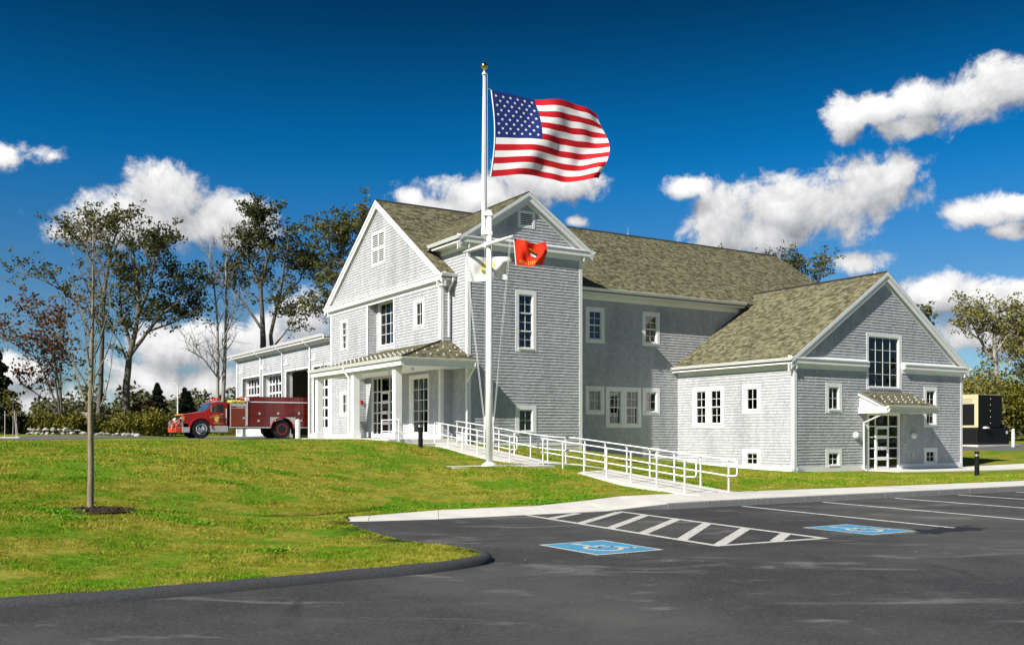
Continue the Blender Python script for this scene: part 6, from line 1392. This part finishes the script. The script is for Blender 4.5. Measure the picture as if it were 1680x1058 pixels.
for i in range(900):
    rr = .6 * math.sqrt(rm.random()); a = rm.uniform(0, 6.283); z = .055 * (1 - rr/.6); l = rm.uniform(.012, .045); w_ = rm.uniform(.005, .012); t = rm.uniform(0, 6.28); tl = rm.uniform(-.4, .6); c = Vector((rr*math.cos(a)*1.1, rr*math.sin(a), z + .008)); e = Vector((math.cos(t), math.sin(t), tl)).normalized(); f = Vector((-math.sin(t), math.cos(t), .2)).normalized()
    mb.add([c - e*l - f*w_, c + e*l - f*w_, c + e*l + f*w_, c - e*l + f*w_], [(0, 1, 2, 3)])
o = mb.build('mulch_bed', mulch, kind='stuff'); o.location = (SX + .06, SY, SZ + .01); tag(o, 'ring of dark bark mulch round the foot of the young tree', 'mulch')
def staked():
    X, Y = (21 - 840) / 1568 * 50, 50; g = tz(X, Y); root = empty('staked_sapling', (X, Y, g), 0, 'small yellow-leaved young tree held by three pale wooden stakes', 'tree'); mb = MB(); mb.tube([(0, 0, -.05), (.03, 0, 1.2), (0, 0, 2.2)], [.03, .022, .01], 7); rng = random.Random(3); P = []
    for i in range(16):
        z = 1.0 + i * .075; a = rng.uniform(0, 6.28); l = .5 * rng.uniform(.5, 1.2); q = Vector((math.cos(a)*l, math.sin(a)*l, z + .35)); mb.tube([(0, 0, z), q*.5 + Vector((0, 0, z*.5)), q], [.008, .006, .003], 4); P += [q, q * .6 + Vector((0, 0, z * .4))]
    mb.build('trunk', barkp, root); r = np.random.default_rng(2); P = np.repeat(np.array([tuple(p) for p in P]), 9, 0); P = P + r.normal(size=P.shape) * .13; quads_obj('crown', leaf_cloud(P, .055, 2), LM['yellow'], root)
    for dx, dy in ((-.3, -.15), (.28, -.2), (.05, .35)): mb = MB(); mb.tube([(dx*1.1, dy*1.1, -.1), (dx*.9 - .06, dy, 1.45)], .022, 6); mb.build('stake', mat('pale_wood', (.5, .46, .38), None, 5, .8), root)
    mb = MB(); mb.box((-.5, -.4, -.02), (.55, .4, .09)); mb.build('base_collar', found, root, bevel=.02)
staked()
X, Y = (291.5 - 840) / 1568 * 98, 98; g = tz(X, Y); lp = empty('light_pole', (X, Y, g), 0, 'thin pale light pole between the two dark spruces', 'lamp post'); mb = MB(); mb.tube([(0, 0, -.1), (0, 0, 4.4)], [.09, .06], 8); mb.build('pole', whitem, lp); mb = MB(); mb.tube([(0, 0, 4.35), (-.15, 0, 4.65), (-.5, 0, 4.75)], [.05, .05, .07], 8); mb.build('lamp_arm', whitem, lp)
X, Y = (143 - 840) / 1568 * 76, 76; g = tz(X, Y); ub = empty('utility_cabinet', (X, Y, g), 0, 'pale grey utility cabinet among the shrubs behind the sapling', 'cabinet'); mb = MB(); mb.box((-.25, -.25, -.1), (.25, .25, 1.5)); mb.build('cabinet_body', alum, ub, bevel=.02); mb = MB(); mb.box((-.29, -.29, 1.5), (.29, .29, 1.56)); mb.build('cabinet_lid', alum, ub)

# ------------------------------------------------------------------ grass blades on the lawn (far too many to count)
def grass():
    r = np.random.default_rng(77)
    def sample(n, x0, x1, y0, y1): return np.stack([r.uniform(x0, x1, n), r.uniform(y0, y1, n)], 1)
    bands = [(9.0, 14.0, 300000, .022, .0042), (14.0, 21.0, 300000, .028, .006), (20.0, 38.0, 330000, .034, .010)]
    bl = [UV(0, 0)]
    for y0, y1, n, h, w in bands:
        k = .58; q = sample(int(n * 1.5), -y1 * k, y1 * k, y0, y1); q = q[np.abs(q[:, 0]) < q[:, 1] * .56 + .5]
        q = q[~in_poly(q[:, 0], q[:, 1], CUT)]
        u = (q[:, 0] - A0[0]) * CU + (q[:, 1] - A0[1]) * SU; v = -(q[:, 0] - A0[0]) * SU + (q[:, 1] - A0[1]) * CU
        bad = ((u > -3.0) & (u < 14) & (v > -1.3)) | ((u > RU0 - .02) & (u < RU1 + .02) & (v > -17.6)) | ((u > -5.5) & (u < -1.7) & (v > -11.25) & (v < -9.8)) | ((u > -3.0) & (u < -1.7) & (v > -3.0)) | ((u > 13) & (v > -7.4)) | ((u > 17.5) & (v > -10.6) & (v < -7)) | (np.hypot(q[:, 0] - SX, q[:, 1] - SY) < .52)
        q = q[~bad][:n]; z = terrain(q[:, 0], q[:, 1])
        z = edge_blend(q, z)
        m = len(q); a = r.uniform(0, 2*math.pi, m); cl = .75 + .55 * np.sin(q[:, 0] * 2.1 + np.sin(q[:, 1] * 1.7) * 1.6) * np.sin(q[:, 1] * 2.6 + np.sin(q[:, 0] * 1.3) * 2.0); hh = h * r.uniform(.5, 1.5, m) * cl * np.where(r.random(m) < .02, 2.2, 1); ww = w * r.uniform(.6, 1.4, m); le = r.normal(0, .9, (m, 2)) * hh[:, None]
        B = np.stack([q[:, 0], q[:, 1], z - .006], 1); d = np.stack([np.cos(a) * ww, np.sin(a) * ww, np.zeros(m)], 1); tip = np.stack([q[:, 0] + le[:, 0], q[:, 1] + le[:, 1], z + hh], 1)
        V = np.stack([B - d, B + d, tip], 1).reshape(-1, 3); sh = np.repeat(r.random(m), 3)
        me = bpy.data.meshes.new('grass'); me.vertices.add(len(V)); me.vertices.foreach_set('co', V.astype(np.float32).ravel()); me.loops.add(len(V)); me.loops.foreach_set('vertex_index', np.arange(len(V), dtype=np.int32)); me.polygons.add(m); me.polygons.foreach_set('loop_start', np.arange(0, len(V), 3, dtype=np.int32)); me.polygons.foreach_set('loop_total', np.full(m, 3, np.int32)); me.update(calc_edges=False)
        at = me.attributes.new('shade', 'FLOAT', 'POINT'); at.data.foreach_set('value', sh.astype(np.float32)); me.materials.append(turf)
        o = bpy.data.objects.new('grass', me); COL.objects.link(o); o['kind'] = 'stuff'
grass()
def clover():
    r = np.random.default_rng(31); PS = []
    spots = [(-6.35, 16.15, .55, .22), (-7.6, 15.7, .45, .2), (-7.3, 15.45, .4, .18), (-5.2, 15.6, .4, .2), (-5.6, 15.9, .3, .15), (-4.2, 17.3, .5, .2), (-6.9, 14.9, .3, .15), (-3.1, 12.6, .3, .15)]
    for i in range(26): t = r.random(); x = -2.9 + t * 5.2; y = np.interp(x, [p[0] for p in SWB], [p[1] for p in SWB]) + r.uniform(.12, 1.1); spots.append((x, y, r.uniform(.2, .55), r.uniform(.1, .25)))
    for i in range(16): y = r.uniform(13, 36); spots.append((r.uniform(-.5, -.02) * y, y, r.uniform(.15, .5), r.uniform(.1, .3)))
    for x, y, a, b in spots:
        n = int(800 * a * b / .1) + 40; o = r.normal(size=(n, 2)) * .5; q = np.stack([x + o[:, 0] * a, y + o[:, 1] * b], 1); q = q[~in_poly(q[:, 0], q[:, 1], CUT)]
        u = (q[:, 0] - A0[0]) * CU + (q[:, 1] - A0[1]) * SU; v = -(q[:, 0] - A0[0]) * SU + (q[:, 1] - A0[1]) * CU; q = q[(u < -3.1) | (v < -17.8)]
        if len(q): PS.append(np.stack([q[:, 0], q[:, 1], terrain(q[:, 0], q[:, 1]) + r.uniform(.012, .05, len(q))], 1))
    P = np.concatenate(PS); ka = np.array(KIN); dk = np.concatenate([np.sqrt(((P[i:i+8000, None, :2] - ka[None]) ** 2).sum(-1)).min(1) for i in range(0, len(P), 8000)])
    P = P[dk > 1.6]; o = quads_obj('clover', leaf_cloud(P, .017, 31), leaf_mat('leaf_clover', (.085, .24, .006), (.20, .40, .02)), kind='stuff'); tag(o, 'low patches of bright green clover in the lawn', 'clover')
clover()
# a few fallen leaves and bits of straw on the paving
rl2 = random.Random(14); mb = MB()
for i in range(90):
    x = rl2.uniform(-6, 12); yv = rl2.uniform(9.3, 24)
    if not pip(x, yv, CUT): continue
    c = Vector((x, yv, .012)); t = rl2.uniform(0, 6.28); s = rl2.uniform(.012, .035); e = Vector((math.cos(t), math.sin(t), rl2.uniform(-.1, .3))) * s; f = Vector((-math.sin(t), math.cos(t), rl2.uniform(-.1, .3))) * s * .5; mb.add([c - e, c + f, c + e, c - f], [(0, 1, 2, 3)])
o = mb.build('fallen_leaves', mat('dry_leaf', (.30, .22, .10), (.20, .13, .06), 20, .9), kind='stuff'); tag(o, 'scattered dry leaves lying on the asphalt', 'leaves')
